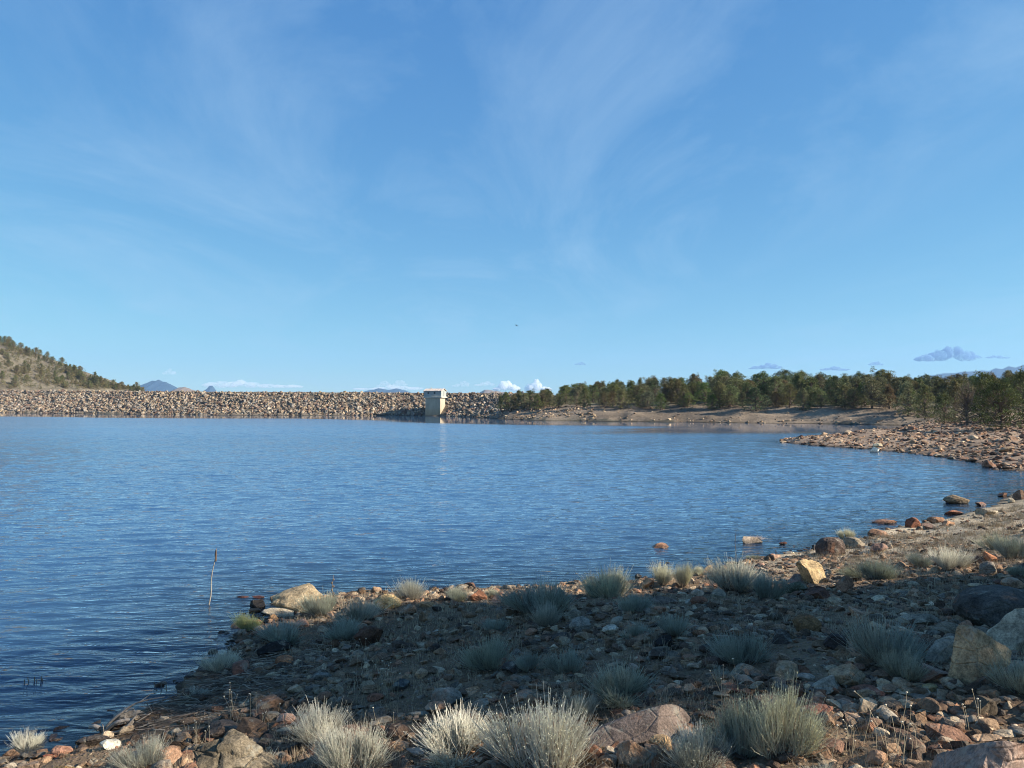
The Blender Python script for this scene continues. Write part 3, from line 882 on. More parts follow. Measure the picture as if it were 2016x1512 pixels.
R_ = [
 (535,1144,640,1205,TAN,"pyr","big pyramid shaped tan boulder with lichen at the rocky point in the water","the pyramid boulder",4,.8),
 (517,1193,594,1214,PALE,"flat","pale flat slab leaning at the foot of the pyramid boulder",None,3,.7),
 (492,1176,528,1197,BLACK,"block","black wet rock in the water left of the pyramid boulder",None,3,.8),
 (525,1165,553,1186,GREY,"block","small grey rock tucked against the back of the pyramid boulder",None,3,.8),
 (463,1169,493,1178,RED,"flat","flat red rock awash, farthest out from the pyramid boulder",None,3,.6),
 (496,1170,523,1178,RED,"flat","flat red rock awash between the outermost one and the black wet rock",None,3,.6),
 (490,1194,513,1205,ORNG,"round","little orange rock in the water before the pale flat slab",None,3,.8),
 (530,1206,553,1223,(0.42,0.26,0.15),"block","orange tan stone just below the pale flat slab",None,3,.8),
 (580,1211,612,1236,PINK,"block","pink angular rock on the shore edge, right below the pyramid boulder",None,3,.8),
 (500,1214,520,1229,RED,"block","small dark red rock behind the green based grass tuft",None,3,.8),
 (734,1166,790,1200,(0.60,0.43,0.22),"round","smooth yellow dome shaped boulder at the water edge","the yellow dome boulder",4,.8),
 (779,1187,822,1212,BRN,"block","brown rock with a dark hollow right of the yellow dome boulder",None,3,.8),
 (818,1180,858,1197,(0.48,0.28,0.16),"flat","flat orange tan rock on the shore behind the brown pointed rock",None,3,.7),
 (815,1196,854,1226,BRN,"pyr","brown pointed rock at the edge of the shade",None,3,.8),
 (898,1198,942,1216,BRN,"flat","low brown rock at the shade edge below the red cube shaped rock",None,3,.7),
 (919,1158,960,1184,(0.42,0.19,0.11),"block","red cube shaped rock with one bright face at the water edge","the red cube rock",4,.9),
 (968,1166,990,1187,PINK,"pyr","small pinkish pointed rock beside the large dark shrub",None,3,.8),
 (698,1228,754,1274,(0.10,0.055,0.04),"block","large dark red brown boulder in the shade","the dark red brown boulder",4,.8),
 (503,1255,572,1292,BLACK,"block","long black boulder lying under the grey shoreline shrub","the long black boulder",4,.7),
 (542,1285,579,1310,(0.45,0.20,0.11),"round","round orange rock in front of the long black boulder",None,3,.9),
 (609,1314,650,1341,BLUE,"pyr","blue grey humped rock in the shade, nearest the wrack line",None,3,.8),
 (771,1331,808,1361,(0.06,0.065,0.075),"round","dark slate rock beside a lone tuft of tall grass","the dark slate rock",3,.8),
 (722,1359,757,1381,(0.24,0.11,0.075),"round","rounded reddish rock left of the lone tuft of tall grass",None,3,.8),
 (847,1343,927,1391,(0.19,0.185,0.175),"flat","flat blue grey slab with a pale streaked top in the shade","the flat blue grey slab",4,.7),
 (544,1397,582,1427,PINK,"round","pink lit rock among dry stalks behind the dark mossy boulder",None,3,.8),
 (494,1410,510,1426,(0.55,0.33,0.14),"block","small bright orange stone among the dry stalks",None,3,.8),
 (400,1411,484,1452,(0.13,0.10,0.085),"round","dark brown mossy boulder behind the fractured outcrop","the dark mossy boulder",4,.7),
 (380,1472,452,1545,(0.54,0.28,0.19),"block","bright orange pink boulder in front of the fractured outcrop","the orange pink boulder",4,.8),
 (82,1484,190,1535,(0.50,0.31,0.13),"flat","yellow orange flat boulder at the bottom of the shore, by the frame edge","the yellow orange boulder",4,.7),
 (100,1457,142,1487,(0.30,0.17,0.13),"round","reddish brown rock at the water edge with a pale stone before it",None,3,.8),
 (186,1445,232,1476,WHITE,"pyr","white rock beside the driftwood stump","the white rock",3,.8),
 (3,1490,36,1520,GREY,"round","grey round rock in the bottom corner by the water",None,3,.8),
 (33,1486,78,1520,(0.20,0.15,0.12),"block","grey brown angular rock next to the bottom corner round one",None,3,.8),
 (84,1481,118,1495,RED,"flat","dark red flat rock behind the yellow orange boulder",None,3,.8),
 (112,1469,131,1486,PALE,"round","small cream stone before the reddish brown water edge rock",None,3,.8),
 (756,1450,805,1480,(0.42,0.29,0.20),"block","tan rock in the lit gap between two silver shrubs",None,3,.8),
 (800,1460,840,1490,(0.48,0.42,0.38),"block","pale whitish rock right of the tan rock in the lit gap",None,3,.8),
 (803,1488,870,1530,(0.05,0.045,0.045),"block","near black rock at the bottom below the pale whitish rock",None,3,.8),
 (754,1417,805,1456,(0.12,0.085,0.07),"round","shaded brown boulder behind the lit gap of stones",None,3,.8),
 (1276,1438,1322,1483,(0.33,0.24,0.15),"round","rounded tan boulder standing in front of the great sloping slab","the rounded tan boulder",4,.8),
 (1418,1341,1476,1367,(0.20,0.10,0.07),"flat","low reddish rock behind the great sloping slab",None,3,.8),
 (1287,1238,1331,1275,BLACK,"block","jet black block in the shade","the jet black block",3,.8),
 (1120,1210,1173,1244,(0.22,0.21,0.20),"flat","grey angular rock in the shade near the shore shrubs",None,3,.8),
 (1200,1208,1232,1233,GREY,"block","pale grey rock in the shade below the big domed shrub",None,3,.8),
 (1230,1300,1259,1326,(0.36,0.28,0.24),"round","pale pinkish stone atop the shaded slope behind a blue green shrub",None,3,.8),
 (1266,1348,1292,1376,(0.25,0.21,0.18),"round","grey stone just right of the blue green shrub before the slab",None,3,.8),
 (1352,1300,1384,1320,(0.30,0.22,0.17),"block","tan stone left of the dark round rock in the shade",None,3,.8),
 (1380,1286,1423,1314,(0.09,0.06,0.05),"round","dark round rock left of the leafy tall shrub",None,3,.8),
 (1264,1135,1293,1158,(0.50,0.30,0.18),"block","orange tan rock at the water edge below the pale twin shrubs",None,3,.8),
 (1270,1153,1343,1191,(0.25,0.20,0.18),"wedgel","large smooth grey brown boulder at the shade edge","the smooth grey brown boulder",4,.7),
 (1361,1157,1387,1173,(0.55,0.42,0.35),"round","pale pink round rock on top of the cluster by the shade edge",None,3,.8),
 (1359,1171,1395,1190,(0.27,0.12,0.075),"round","red brown rock low in the cluster by the shade edge",None,3,.8),
 (1340,1175,1363,1191,(0.38,0.36,0.33),"pyr","pale grey stone right of the smooth grey brown boulder",None,3,.8),
 (1382,1110,1402,1132,(0.50,0.32,0.17),"pyr","orange pointed rock between two shoreline shrubs",None,3,.8),
 (1489,1098,1513,1116,PINK,"wedgel","pink brown rock by the shore just past the great pale shrub",None,3,.8),
 (1516,1088,1540,1099,(0.36,0.24,0.19),"flat","flat brown rock at the water edge past the great pale shrub",None,3,.8),
 (1281,1066,1321,1079,(0.48,0.27,0.17),"flat","flat orange rock sitting alone out in the water",None,3,.7),
 (1534,1065,1550,1072,RED,"flat","tiny dark red rock in the water beside the bleached grassy one",None,3,.7),
 (1250,1127,1264,1138,BLACK,"round","little black stone in the water near the big domed shrub",None,3,.8),
 (1310,1104,1319,1109,BLACK,"round","tiny black stone in the water behind the pale twin shrubs",None,3,.8),
 (1605,1055,1664,1095,(0.10,0.075,0.07),"round","large dark round boulder on the shore near the water","the dark round boulder",4,.8),
 (1710,1040,1753,1057,(0.24,0.15,0.11),"flat","low brown rocky lump at the water edge past the dark round boulder",None,3,.8),
 (1709,1066,1747,1087,MAUVE,"flat","mauve rock on the dry bank right of the dark round boulder",None,3,.8),
 (1562,1099,1627,1150,(0.44,0.34,0.21),"block","large boulder with a bright yellow top at the shade edge","the yellow topped boulder",4,.8),
 (1535,1116,1592,1152,(0.26,0.19,0.17),"wedge","grey mauve boulder leaning on the yellow topped one",None,4,.8),
 (1778,1016,1811,1039,(0.22,0.10,0.07),"block","red brown block standing upright in the water",None,3,.8),
 (1810,1028,1845,1043,(0.14,0.10,0.09),"flat","dark rock at the shore just right of the upright red brown block",None,3,.8),
 (1826,1014,1860,1030,(0.26,0.15,0.10),"round","brown rock at the shore, left one of a touching pair",None,3,.8),
 (1850,1018,1878,1035,(0.42,0.26,0.18),"block","lighter tan rock, right one of the touching pair",None,3,.8),
 (1716,1021,1769,1031,(0.34,0.19,0.13),"flat","long flat brown rock awash, left of the upright red brown block",None,3,.5),
 (1857,1003,1902,1013,(0.26,0.11,0.07),"flat","flat red rock awash below the turtle shaped rock",None,3,.5),
 (1858,972,1909,992,(0.22,0.17,0.12),"round","turtle shaped brown rock out in the water","the turtle shaped rock",4,.7),
 (1918,987,1942,996,(0.24,0.12,0.09),"flat","small red rock in the water behind the white streaked rock",None,3,.8),
 (1920,996,1962,1015,(0.38,0.34,0.29),"block","white streaked rock at the water edge","the white streaked rock",3,.8),
 (1964,968,1984,978,(0.20,0.11,0.08),"flat","little dark rock awash near the mouth of the cove",None,3,.8),
 (1984,979,1998,990,PALE,"round","small pale rock at the shore tip by the cove",None,3,.8),
 (1996,963,2022,984,(0.20,0.13,0.10),"block","brown rock at the shore farthest up the cove",None,3,.8),
 (1914,1091,1934,1109,(0.30,0.16,0.12),"round","dull red rock, left one of two red rocks on the dry bank",None,3,.8),
 (1932,1084,1962,1108,(0.46,0.22,0.13),"block","orange red rock, right one of two red rocks on the dry bank",None,3,.8),
 (1930,1102,1968,1133,(0.20,0.18,0.165),"round","grey boulder right under the orange red rock at the shade edge",None,3,.8),
 (1648,1131,1683,1167,(0.24,0.13,0.09),"block","upright brown stone standing at the shade edge","the upright brown stone",3,.8),
 (1580,1149,1634,1179,(0.13,0.065,0.05),"flat","dark red slab under the yellow topped boulder",None,3,.8),
 (1544,1139,1589,1167,(0.09,0.095,0.07),"round","dark greenish rock below the grey mauve boulder",None,3,.8),
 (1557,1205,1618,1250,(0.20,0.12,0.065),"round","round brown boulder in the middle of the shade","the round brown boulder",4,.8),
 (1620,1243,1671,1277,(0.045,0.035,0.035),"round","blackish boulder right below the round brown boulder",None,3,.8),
 (1715,1168,1742,1187,PALE,"round","pale rounded stone in the shade behind the long wedge boulder",None,3,.8),
 (1770,1170,1802,1183,(0.42,0.33,0.24),"flat","tan flat stone in the shade behind the long wedge boulder",None,3,.8),
 (1736,1180,1861,1230,(0.30,0.27,0.235),"wedge","long wedge shaped grey boulder rising to a tan end","the long wedge boulder",4,.5),
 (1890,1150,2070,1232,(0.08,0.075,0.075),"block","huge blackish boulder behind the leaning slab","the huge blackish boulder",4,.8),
 (1962,1176,2110,1290,(0.42,0.38,0.32),"block","large pale boulder at the frame edge before the huge blackish one","the large pale boulder",4,.8),
 (1850,1212,1982,1345,(0.36,0.27,0.18),"block","tan slab boulder tilted up over dark rock in the boulder pile","the tilted tan slab",4,.6),
 (1820,1243,1895,1306,(0.25,0.235,0.215),"pyr","blue grey peaked boulder left of the tilted tan slab","the blue grey peaked boulder",4,.8),
 (1833,1219,1895,1254,(0.24,0.20,0.16),"round","rounded mottled boulder behind the blue grey peaked one",None,4,.8),
 (1795,1291,1873,1345,(0.28,0.20,0.17),"block","pinkish grey boulder under the blue grey peaked one",None,4,.8),
 (1863,1308,1953,1370,(0.11,0.075,0.055),"wedge","dark brown boulder beneath the tilted tan slab",None,4,.8),
 (1815,1339,1847,1364,(0.34,0.27,0.15),"round","yellowish stone at the foot of the boulder pile",None,3,.8),
 (1755,1352,1806,1368,(0.36,0.28,0.19),"flat","mottled tan stone left of the yellowish one by the boulder pile",None,3,.8),
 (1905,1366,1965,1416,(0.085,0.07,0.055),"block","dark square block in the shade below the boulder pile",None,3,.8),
 (1806,1408,2075,1600,(0.30,0.235,0.22),"block","big mauve grey boulder in the near corner with a bright lit edge","the near corner boulder",4,.7),
 (1865,1484,1935,1560,(0.10,0.05,0.045),"pyr","dark red pointed rock in front of the near corner boulder",None,3,.5),
 (1634,1304,1710,1356,(0.27,0.21,0.15),"block","tan grey boulder in the shaded stones right of the leafy tall shrub","the tan grey boulder",4,.8),
 (1676,1344,1742,1376,(0.25,0.11,0.08),"flat","dark red boulder touching the tan grey one","the dark red boulder",4,.8),
 (1568,1319,1604,1340,(0.30,0.28,0.26),"round","pale grey round stone behind the big two toned shrub",None,3,.8),
 (1627,1368,1678,1397,(0.42,0.38,0.30),"wedgel","pale slanting rock in the shade below the tan grey boulder",None,3,.8),
 (1614,1447,1668,1483,(0.20,0.125,0.10),"round","brown rock at the lit strip beside the big two toned shrub",None,3,.8),
 (1668,1496,1704,1520,PALE,"round","cream rock at the very bottom among dry stalks",None,3,.8),
 (1730,1494,1770,1522,(0.42,0.30,0.20),"block","orange tan rock at the very bottom left of the near corner boulder",None,3,.8),
]
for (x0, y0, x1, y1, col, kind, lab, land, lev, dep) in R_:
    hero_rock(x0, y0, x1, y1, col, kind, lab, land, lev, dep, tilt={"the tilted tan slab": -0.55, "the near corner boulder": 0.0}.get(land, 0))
hero_rock(1136, 1356, 1392, 1482, (0.145, 0.118, 0.112), "wedge", "great sloping brown slab with cracks, the largest rock on the near shore", "the great sloping slab", 5, 0.62, rough=0.03, cuts=7, crag=0.018)
hero_rock(336, 1434, 560, 1560, (0.19, 0.165, 0.13), "block", "wide grey green outcrop fractured into blocks near the bottom", "the fractured outcrop", 5, 0.6, rough=0.10, cuts=14, crag=0.12)

# white pair on the headland shore
hero_rock(1712, 877, 1735, 891, (0.80, 0.80, 0.78), "block", "bright white rock at the water edge of the rocky headland", "the bright white rock", 3, 0.9)
hero_rock(1719, 872, 1737, 881, (0.60, 0.55, 0.42), "round", "cream rock just behind the bright white one on the headland", None, 3, 0.9)

# ------------------------------------------------------------------ auto labelled stones
ORD = ["", "second ", "third ", "fourth ", "fifth ", "sixth ", "seventh ", "eighth ", "ninth ", "tenth "]
USED = set()

def colname(c):
    m = max(c); r, g, b = c
    sat = (m - min(c)) / m
    if m < 0.09: return "blackish"
    if sat < 0.22: return "pale" if m > 0.38 else ("grey" if m > 0.17 else "dark grey")
    if r > 1.9 * g: return "red" if m < 0.34 else "orange"
    if m < 0.2: return "dark brown"
    if m < 0.33: return "brown"
    return "tan"

def relation(px, py, lx, ly):
    dx, dy = px - lx, py - ly
    if abs(dx) > abs(dy) * 1.2:
        return "right of" if dx > 0 else "left of"
    return "in front of" if dy > 0 else "behind"

def auto_label(px, py, size, c, shape, noun="stone", lands=None, suffix=""):
    ls = sorted(lands or LANDMARKS, key=lambda l: (l[0] - px) ** 2 + ((l[1] - py) * 1.6) ** 2)
    for l in ls[:4]:
        rel = relation(px, py, l[0], l[1])
        t = f"{size} {colname(c)} {shape} {noun} {rel} {l[2]}{suffix}"
        if t not in USED and len(t.split()) <= 16:
            USED.add(t); return t
    l = ls[0]; rel = relation(px, py, l[0], l[1])
    for a in ("nearer the camera", "nearer the water", "farther from the camera", "beside a smaller stone", "half buried in gravel", "lying clear of its neighbours"):
        t = f"{size} {colname(c)} {shape} {noun} {rel} {l[2]}, {a}"
        if t not in USED and len(t.split()) <= 16:
            USED.add(t); return t
    return None

PAL = [(0.30, 0.22, 0.16), (0.22, 0.15, 0.11), (0.15, 0.10, 0.08), (0.36, 0.28, 0.20), (0.09, 0.075, 0.07), (0.27, 0.235, 0.19), (0.30, 0.17, 0.12), (0.42, 0.36, 0.29), (0.21, 0.185, 0.16), (0.38, 0.24, 0.17), (0.45, 0.41, 0.36), (0.24, 0.12, 0.09)]
SHAPES = [("block", "angular"), ("round", "rounded"), ("flat", "flat"), ("pyr", "pointed"), ("wedge", "slanting"), ("block", "blocky")]
PROTO = [(mesh("rock_form", *rock_shape(3000 + k, 3, 8, rough=0.06, kind=SHAPES[k % 6][0]), [M_ROCK]), SHAPES[k % 6]) for k in range(30)]

def free_rock(x, y, size, col, k, lands=None, group="rocks lying along the shore", suffix="", flatk=1.0, maxw=None):
    me, (kind, word) = PROTO[k % len(PROTO)]
    z = float(height(np.array([x]), np.array([y]))[0])
    p = to_px((x, y, z + size * 0.3))
    sc = (size * random.uniform(.45, .62), size * random.uniform(.4, .55), size * random.uniform(.24, .38) * (0.6 if word == "flat" else 1) * flatk)
    lab = auto_label(p[0], p[1], ("small" if size < .17 else "middling" if size < .34 else "large") if y < 30 else ("small" if size < .5 else "large"), col, word, "stone" if size < .2 else "rock", lands, suffix)
    if lab is None:
        return None
    o = obj("rock", me)
    o.location = (x, y, max(z, -0.04) + sc[2] * 0.35)
    o.scale = sc
    o.rotation_euler = (random.uniform(-.2, .2), random.uniform(-.2, .2), random.uniform(-.5, .5) if word in ("wedge", "pyr") else random.uniform(0, 6.28))
    o.color = (col[0] * 1.08, col[1], col[2] * 0.84, 1)
    tag(o, lab, "rock", group)
    return o

def near_rocks(n):
    made = 0; tries = 0
    while made < n and tries < 4000:
        tries += 1
        y = random.uniform(4.6, 19.5); x = random.uniform(-0.66 * y, 0.68 * y)
        s = float(lake_sd([x], [y])[0])
        if s < -0.25 or s > 12: continue
        if random.random() > 1.1 - y / 26: continue
        z = float(height(np.array([x]), np.array([y]))[0])
        px, py = to_px((x, y, z))
        if py > 1530: continue
        if any(a - 4 < px < c + 4 and b + (d - b) * .3 < py < d + 6 for a, b, c, d in ROCKS): continue
        size = 0.10 + 0.22 * random.random() ** 2.2 * (1.0 if y < 12 else 1.5)
        c = random.choice(PAL); f = random.uniform(.5, 1.05)
        if free_rock(x, y, size, tuple(v * f for v in c), random.randrange(30)):
            made += 1
near_rocks(125)

HL = [(1570, 870, "the tip of the rocky headland"), (1724, 884, "the bright white rock"), (1905, 905, "the bend of the headland shore"), (1995, 925, "the far side of the cove"),
      (1800, 842, "the neck of the headland"), (1905, 836, "the bare juniper"), (1970, 850, "the largest juniper"), (1850, 870, "the middle of the rocky headland"), (1650, 868, "the thin end of the headland")]
def head_rocks(n):
    made = 0; tries = 0
    while made < n and tries < 6000:
        tries += 1
        y = random.uniform(33, 80); x = random.uniform(0.30 * y, 0.68 * y)
        s = float(lake_sd([x], [y])[0])
        if s < -0.5 or s > 14: continue
        size = random.uniform(.32, .75)
        if s < 2: size *= 1.15
        c = random.choice([(0.27, 0.16, 0.11), (0.20, 0.11, 0.08), (0.33, 0.21, 0.15), (0.12, 0.075, 0.06), (0.38, 0.27, 0.19), (0.24, 0.13, 0.09), (0.45, 0.36, 0.28), (0.20, 0.17, 0.15)])
        f = random.uniform(.8, 1.2)
        if free_rock(x, y, size, tuple(v * f for v in c), random.randrange(30), HL, "rocks strewn over the headland"):
            made += 1
head_rocks(62)

# ------------------------------------------------------------------ loose stones nobody could count
def stones(name, N, sampler, label, pal, smin, smax, powr=2.5, lo_level=1.0):
    r = np.random.default_rng(len(name) * 7 + N)
    X, Y = sampler(r, N)
    sz = smin + (smax - smin) * r.random(len(X)) ** powr
    Z = height(X, Y)
    P0 = [rock_shape(5000 + k, 0, 4, 0.4, 0.8, 0.03) for k in range(8)]
    P1 = [rock_shape(5100 + k, 1, 7, 0.36, 0.78, 0.05) for k in range(12)]
    P2 = [rock_shape(5200 + k, 2, 8, 0.34, 0.76, 0.05) for k in range(12)]
    pal = np.array(pal)
    parts = []
    for k in range(len(X)):
        rel = sz[k] / max(math.hypot(X[k], Y[k]), 1)
        P = P2 if rel > 0.009 else (P1 if rel > 0.0035 else P0)
        V0, T0 = P[r.integers(0, len(P))]
        a = r.uniform(0, 6.28); c, s = math.cos(a), math.sin(a)
        V = V0 * sz[k] * np.array([r.uniform(.4, .65), r.uniform(.35, .55), r.uniform(.13, .4)])
        tl = r.uniform(-.35, .35)
        V = V @ np.array([[1, 0, 0], [0, math.cos(tl), math.sin(tl)], [0, -math.sin(tl), math.cos(tl)]])
        V = V @ np.array([[c, s, 0], [-s, c, 0], [0, 0, 1]]) + np.array([X[k], Y[k], max(Z[k], -0.05) + sz[k] * r.uniform(-0.06, 0.11)])
        cc = pal[r.integers(0, len(pal))] * r.uniform(.6, 1.5) * (np.array([1.14, 1.0, .80]) if name == "gravel" else np.array([.82, .76, .66]))
        parts.append((V, T0, np.tile(cc, (len(V0), 1))))
    V, T, cc = join_arr(parts)
    o = obj(name, mesh(name, V, T, [M_STONE], col=cc))
    tag(o, label, kind="stuff")

def near_sampler(r, N):
    y = 4.2 + 17 * r.random(N * 3) ** 1.25; x = r.uniform(-0.68, 0.70, N * 3) * y
    s = lake_sd(x, y)
    cl = fbm(x * 0.9, y * 0.9, 0, 3, 77)
    ok = (s > -0.5) & ((cl > -0.10) | (r.random(N * 3) < 0.30)) & ((y < 13) | (x < 8) | (r.random(N * 3) < 0.3))
    return x[ok][:N], y[ok][:N]

stones("gravel", 27000, near_sampler, "loose cobbles and gravel covering the near shore", [(0.20, 0.145, 0.105), (0.15, 0.105, 0.075), (0.105, 0.075, 0.06), (0.25, 0.185, 0.135), (0.07, 0.055, 0.048), (0.17, 0.15, 0.13), (0.21, 0.12, 0.085), (0.29, 0.24, 0.185), (0.14, 0.125, 0.115), (0.27, 0.18, 0.13), (0.13, 0.09, 0.07), (0.18, 0.13, 0.095), (0.38, 0.33, 0.27), (0.12, 0.085, 0.06)], 0.014, 0.17, 3.5)

def head_sampler(r, N):
    y = r.uniform(31, 100, N * 4); x = r.uniform(0.28, 0.72, N * 4) * y
    s = lake_sd(x, y)
    ok = (s > -0.5) & (s < 34) & (r.random(N * 4) < np.clip(1.15 - s / 34, .25, 1))
    return x[ok][:N], y[ok][:N]
stones("headland_stones", 9000, head_sampler, "small red brown stones thickly covering the headland",
       [(0.36, 0.22, 0.145), (0.28, 0.16, 0.11), (0.44, 0.29, 0.195), (0.15, 0.09, 0.07), (0.48, 0.34, 0.23), (0.33, 0.20, 0.135), (0.52, 0.40, 0.29), (0.24, 0.19, 0.15)], 0.09, 0.44, 2.6)

def bank_sampler(r, N):
    x = r.uniform(-6, 66, N * 4); y = r.uniform(95, 150, N * 4)
    s = lake_sd(x, y)
    keep = np.where(x < 14, 1.0, np.where(s < 2.0, 0.35, 0.06))
    ok = (s > -0.4) & (s < 10) & (r.random(N * 4) < keep)
    return x[ok][:N], y[ok][:N]
stones("bank_stones", 2600, bank_sampler, "pale stones strewn along the far bank at the water",
       [(0.42, 0.31, 0.22), (0.34, 0.24, 0.17), (0.48, 0.38, 0.27), (0.26, 0.19, 0.14), (0.37, 0.27, 0.19)], 0.18, 0.75, 2.4)

# ------------------------------------------------------------------ stems, shrubs, grass
def tubes(P, R, sides=3):
    """P (N,K,3) centre lines, R (N,K) radii -> verts, tris"""
    N, K, _ = P.shape
    Tg = np.gradient(P, axis=1); Tg /= np.linalg.norm(Tg, axis=2)[:, :, None] + 1e-9
    ref = np.zeros_like(Tg); ref[..., 0] = 0.31; ref[..., 1] = 0.95; ref[..., 2] = 0.05
    A = np.cross(Tg, ref); A /= np.linalg.norm(A, axis=2)[:, :, None] + 1e-9
    B = np.cross(Tg, A)
    ang = np.arange(sides) * 2 * math.pi / sides
    V = P[:, :, None, :] + R[:, :, None, None] * (np.cos(ang)[None, None, :, None] * A[:, :, None, :] + np.sin(ang)[None, None, :, None] * B[:, :, None, :])
    V = V.reshape(-1, 3)
    idx = np.arange(N * K * sides).reshape(N, K, sides)
    a = idx[:, :-1, :]; b = np.roll(idx, -1, 2)[:, :-1, :]; c = np.roll(idx, -1, 2)[:, 1:, :]; d = idx[:, 1:, :]
    T = np.concatenate([np.stack([a, b, c], -1).reshape(-1, 3), np.stack([a, c, d], -1).reshape(-1, 3)])
    return V, T

def leaves(P, D, L, Wd, r):
    """narrow leaf at P along D: one thin folded triangle pair"""
    N = len(P)
    s = r.normal(size=(N, 3)); s -= (s * D).sum(1)[:, None] * D; s /= np.linalg.norm(s, axis=1)[:, None] + 1e-9
    tip = P + D * L[:, None]
    mid = P + D * (L * 0.45)[:, None]
    V = np.stack([P, mid + s * Wd[:, None], tip, mid - s * Wd[:, None]], 1).reshape(-1, 3)
    i = np.arange(N)[:, None] * 4
    T = np.concatenate([i + np.array([[0, 1, 2]]), i + np.array([[0, 2, 3]])])
    return V, T

def shrub_arrays(seed, nprim=90, ntw=10, spread=1.15, leafy=7, w=1.0, h=0.8, wisp=0.0):
    """a dome of upright silver stems; width about w, height about h"""
    r = np.random.default_rng(seed)
    K = 5
    nt_ = max(5, nprim // 9)
    tth = r.uniform(0, 2 * math.pi, nt_); tph = spread * np.sqrt((np.arange(nt_) + 0.5) / nt_); th_h = r.uniform(0.74, 1.06, nt_)
    own = r.integers(0, nt_, nprim)
    dx = tph[own] * np.cos(tth[own]) + r.normal(0, .17, nprim); dy = tph[own] * np.sin(tth[own]) + r.normal(0, .17, nprim)
    th = np.arctan2(dy, dx); ph = np.minimum(np.hypot(dx, dy), spread * 1.15)
    lob = 1 + 0.22 * np.sin(th * 2 + r.uniform(0, 6)) + 0.14 * np.sin(th * 3 + r.uniform(0, 6))
    tipr = np.sin(ph) * lob
    tip = np.stack([np.cos(th) * tipr * w / 2, np.sin(th) * tipr * w / 2, (0.42 + 0.58 * np.cos(ph * 1.05)) * h * th_h[own] * r.uniform(.88, 1.04, nprim)], 1)
    base = np.stack([np.cos(th) * 0.10 * w * ph, np.sin(th) * 0.10 * w * ph, np.full(nprim, -0.03)], 1)
    t = np.linspace(0, 1, K)
    mid = base + (tip - base) * 0.5; mid[:, :2] += (tip - base)[:, :2] * 0.12; mid[:, 2] -= h * 0.06
    def bez(a, m, b, t):
        t = t[None, :, None]
        return (1 - t) ** 2 * a[:, None] + 2 * t * (1 - t) * m[:, None] + t ** 2 * b[:, None]
    ctrl = 2 * mid - (base + tip) / 2
    prim = bez(base, ctrl, base + (tip - base) * 0.8, t)
    prad = np.linspace(0.0065, 0.0022, K)[None] * np.ones((nprim, 1))
    woody = tubes(prim, prad)
    # twigs
    n = nprim * ntw
    src = np.repeat(np.arange(nprim), ntw)
    tt = r.uniform(0.12, 0.80, n)
    a = base[src] + (tip[src] - base[src]) * tt[:, None]
    tb = tt * 0.8
    st = (1 - tb)[:, None] ** 2 * base[src] + (2 * tb * (1 - tb))[:, None] * ctrl[src] + (tb ** 2)[:, None] * (base + (tip - base) * 0.8)[src]
    e = tip[src] + r.normal(size=(n, 3)) * np.array([0.10 * w, 0.10 * w, 0.08 * h])
    e = st + (e - st) * r.uniform(.55, 1.08, n)[:, None]
    e[:, 2] = np.maximum(e[:, 2], st[:, 2] * 0.6 + 0.02)
    if wisp:
        up = r.random(n) < 0.10
        e[up] += np.array([0, 0, 1.0]) * h * wisp * r.random(up.sum())[:, None]
    c2 = (st + e) / 2 + np.array([0, 0, -0.03 * h]) + (e - st) * np.array([.12, .12, 0])
    K2 = 4
    tw = bez(st, c2, e, np.linspace(0, 1, K2))
    trad = np.linspace(0.0034, 0.0013, K2)[None] * r.uniform(.8, 1.3, (n, 1))
    twig = tubes(tw, trad)
    parts = [(twig[0], twig[1])]
    tone = r.uniform(.72, 1.22, nt_)[own][src]
    shade = np.repeat(r.uniform(.7, 1.25, n) * tone, K2 * 3)[:, None] * np.array([[1.0, 0.97, 0.90]])
    cols = [shade]
    m = n * leafy
    s2 = np.repeat(np.arange(n), leafy)
    u = r.uniform(0.25, 1.0, m)[:, None]
    p = (1 - u) ** 2 * st[s2] + 2 * u * (1 - u) * c2[s2] + u ** 2 * e[s2]
    d = (e - st)[s2]; d /= np.linalg.norm(d, axis=1)[:, None]
    d = d + r.normal(size=(m, 3)) * 0.6 + np.array([0, 0, 0.25]); d /= np.linalg.norm(d, axis=1)[:, None]
    lv = leaves(p, d, r.uniform(.018, .045, m), r.uniform(.0011, .0022, m), r)
    parts.append(lv)
    lc = np.repeat(r.uniform(.7, 1.3, m) * tone[s2], 4)[:, None] * np.array([[0.96, 1.0, 0.86]])
    cols.append(lc)
    V, T = join_arr(parts)
    # seed heads on some tips
    k = np.where(r.random(n) < 0.018)[0]
    sh = []
    Vi, Ti = ICO[0]
    for i in k:
        sh.append((Vi * np.array([.005, .005, .010]) * r.uniform(.7, 1.3) + e[i], Ti))
    heads = join_arr(sh)
    return woody, (V, T, np.concatenate(cols)), heads

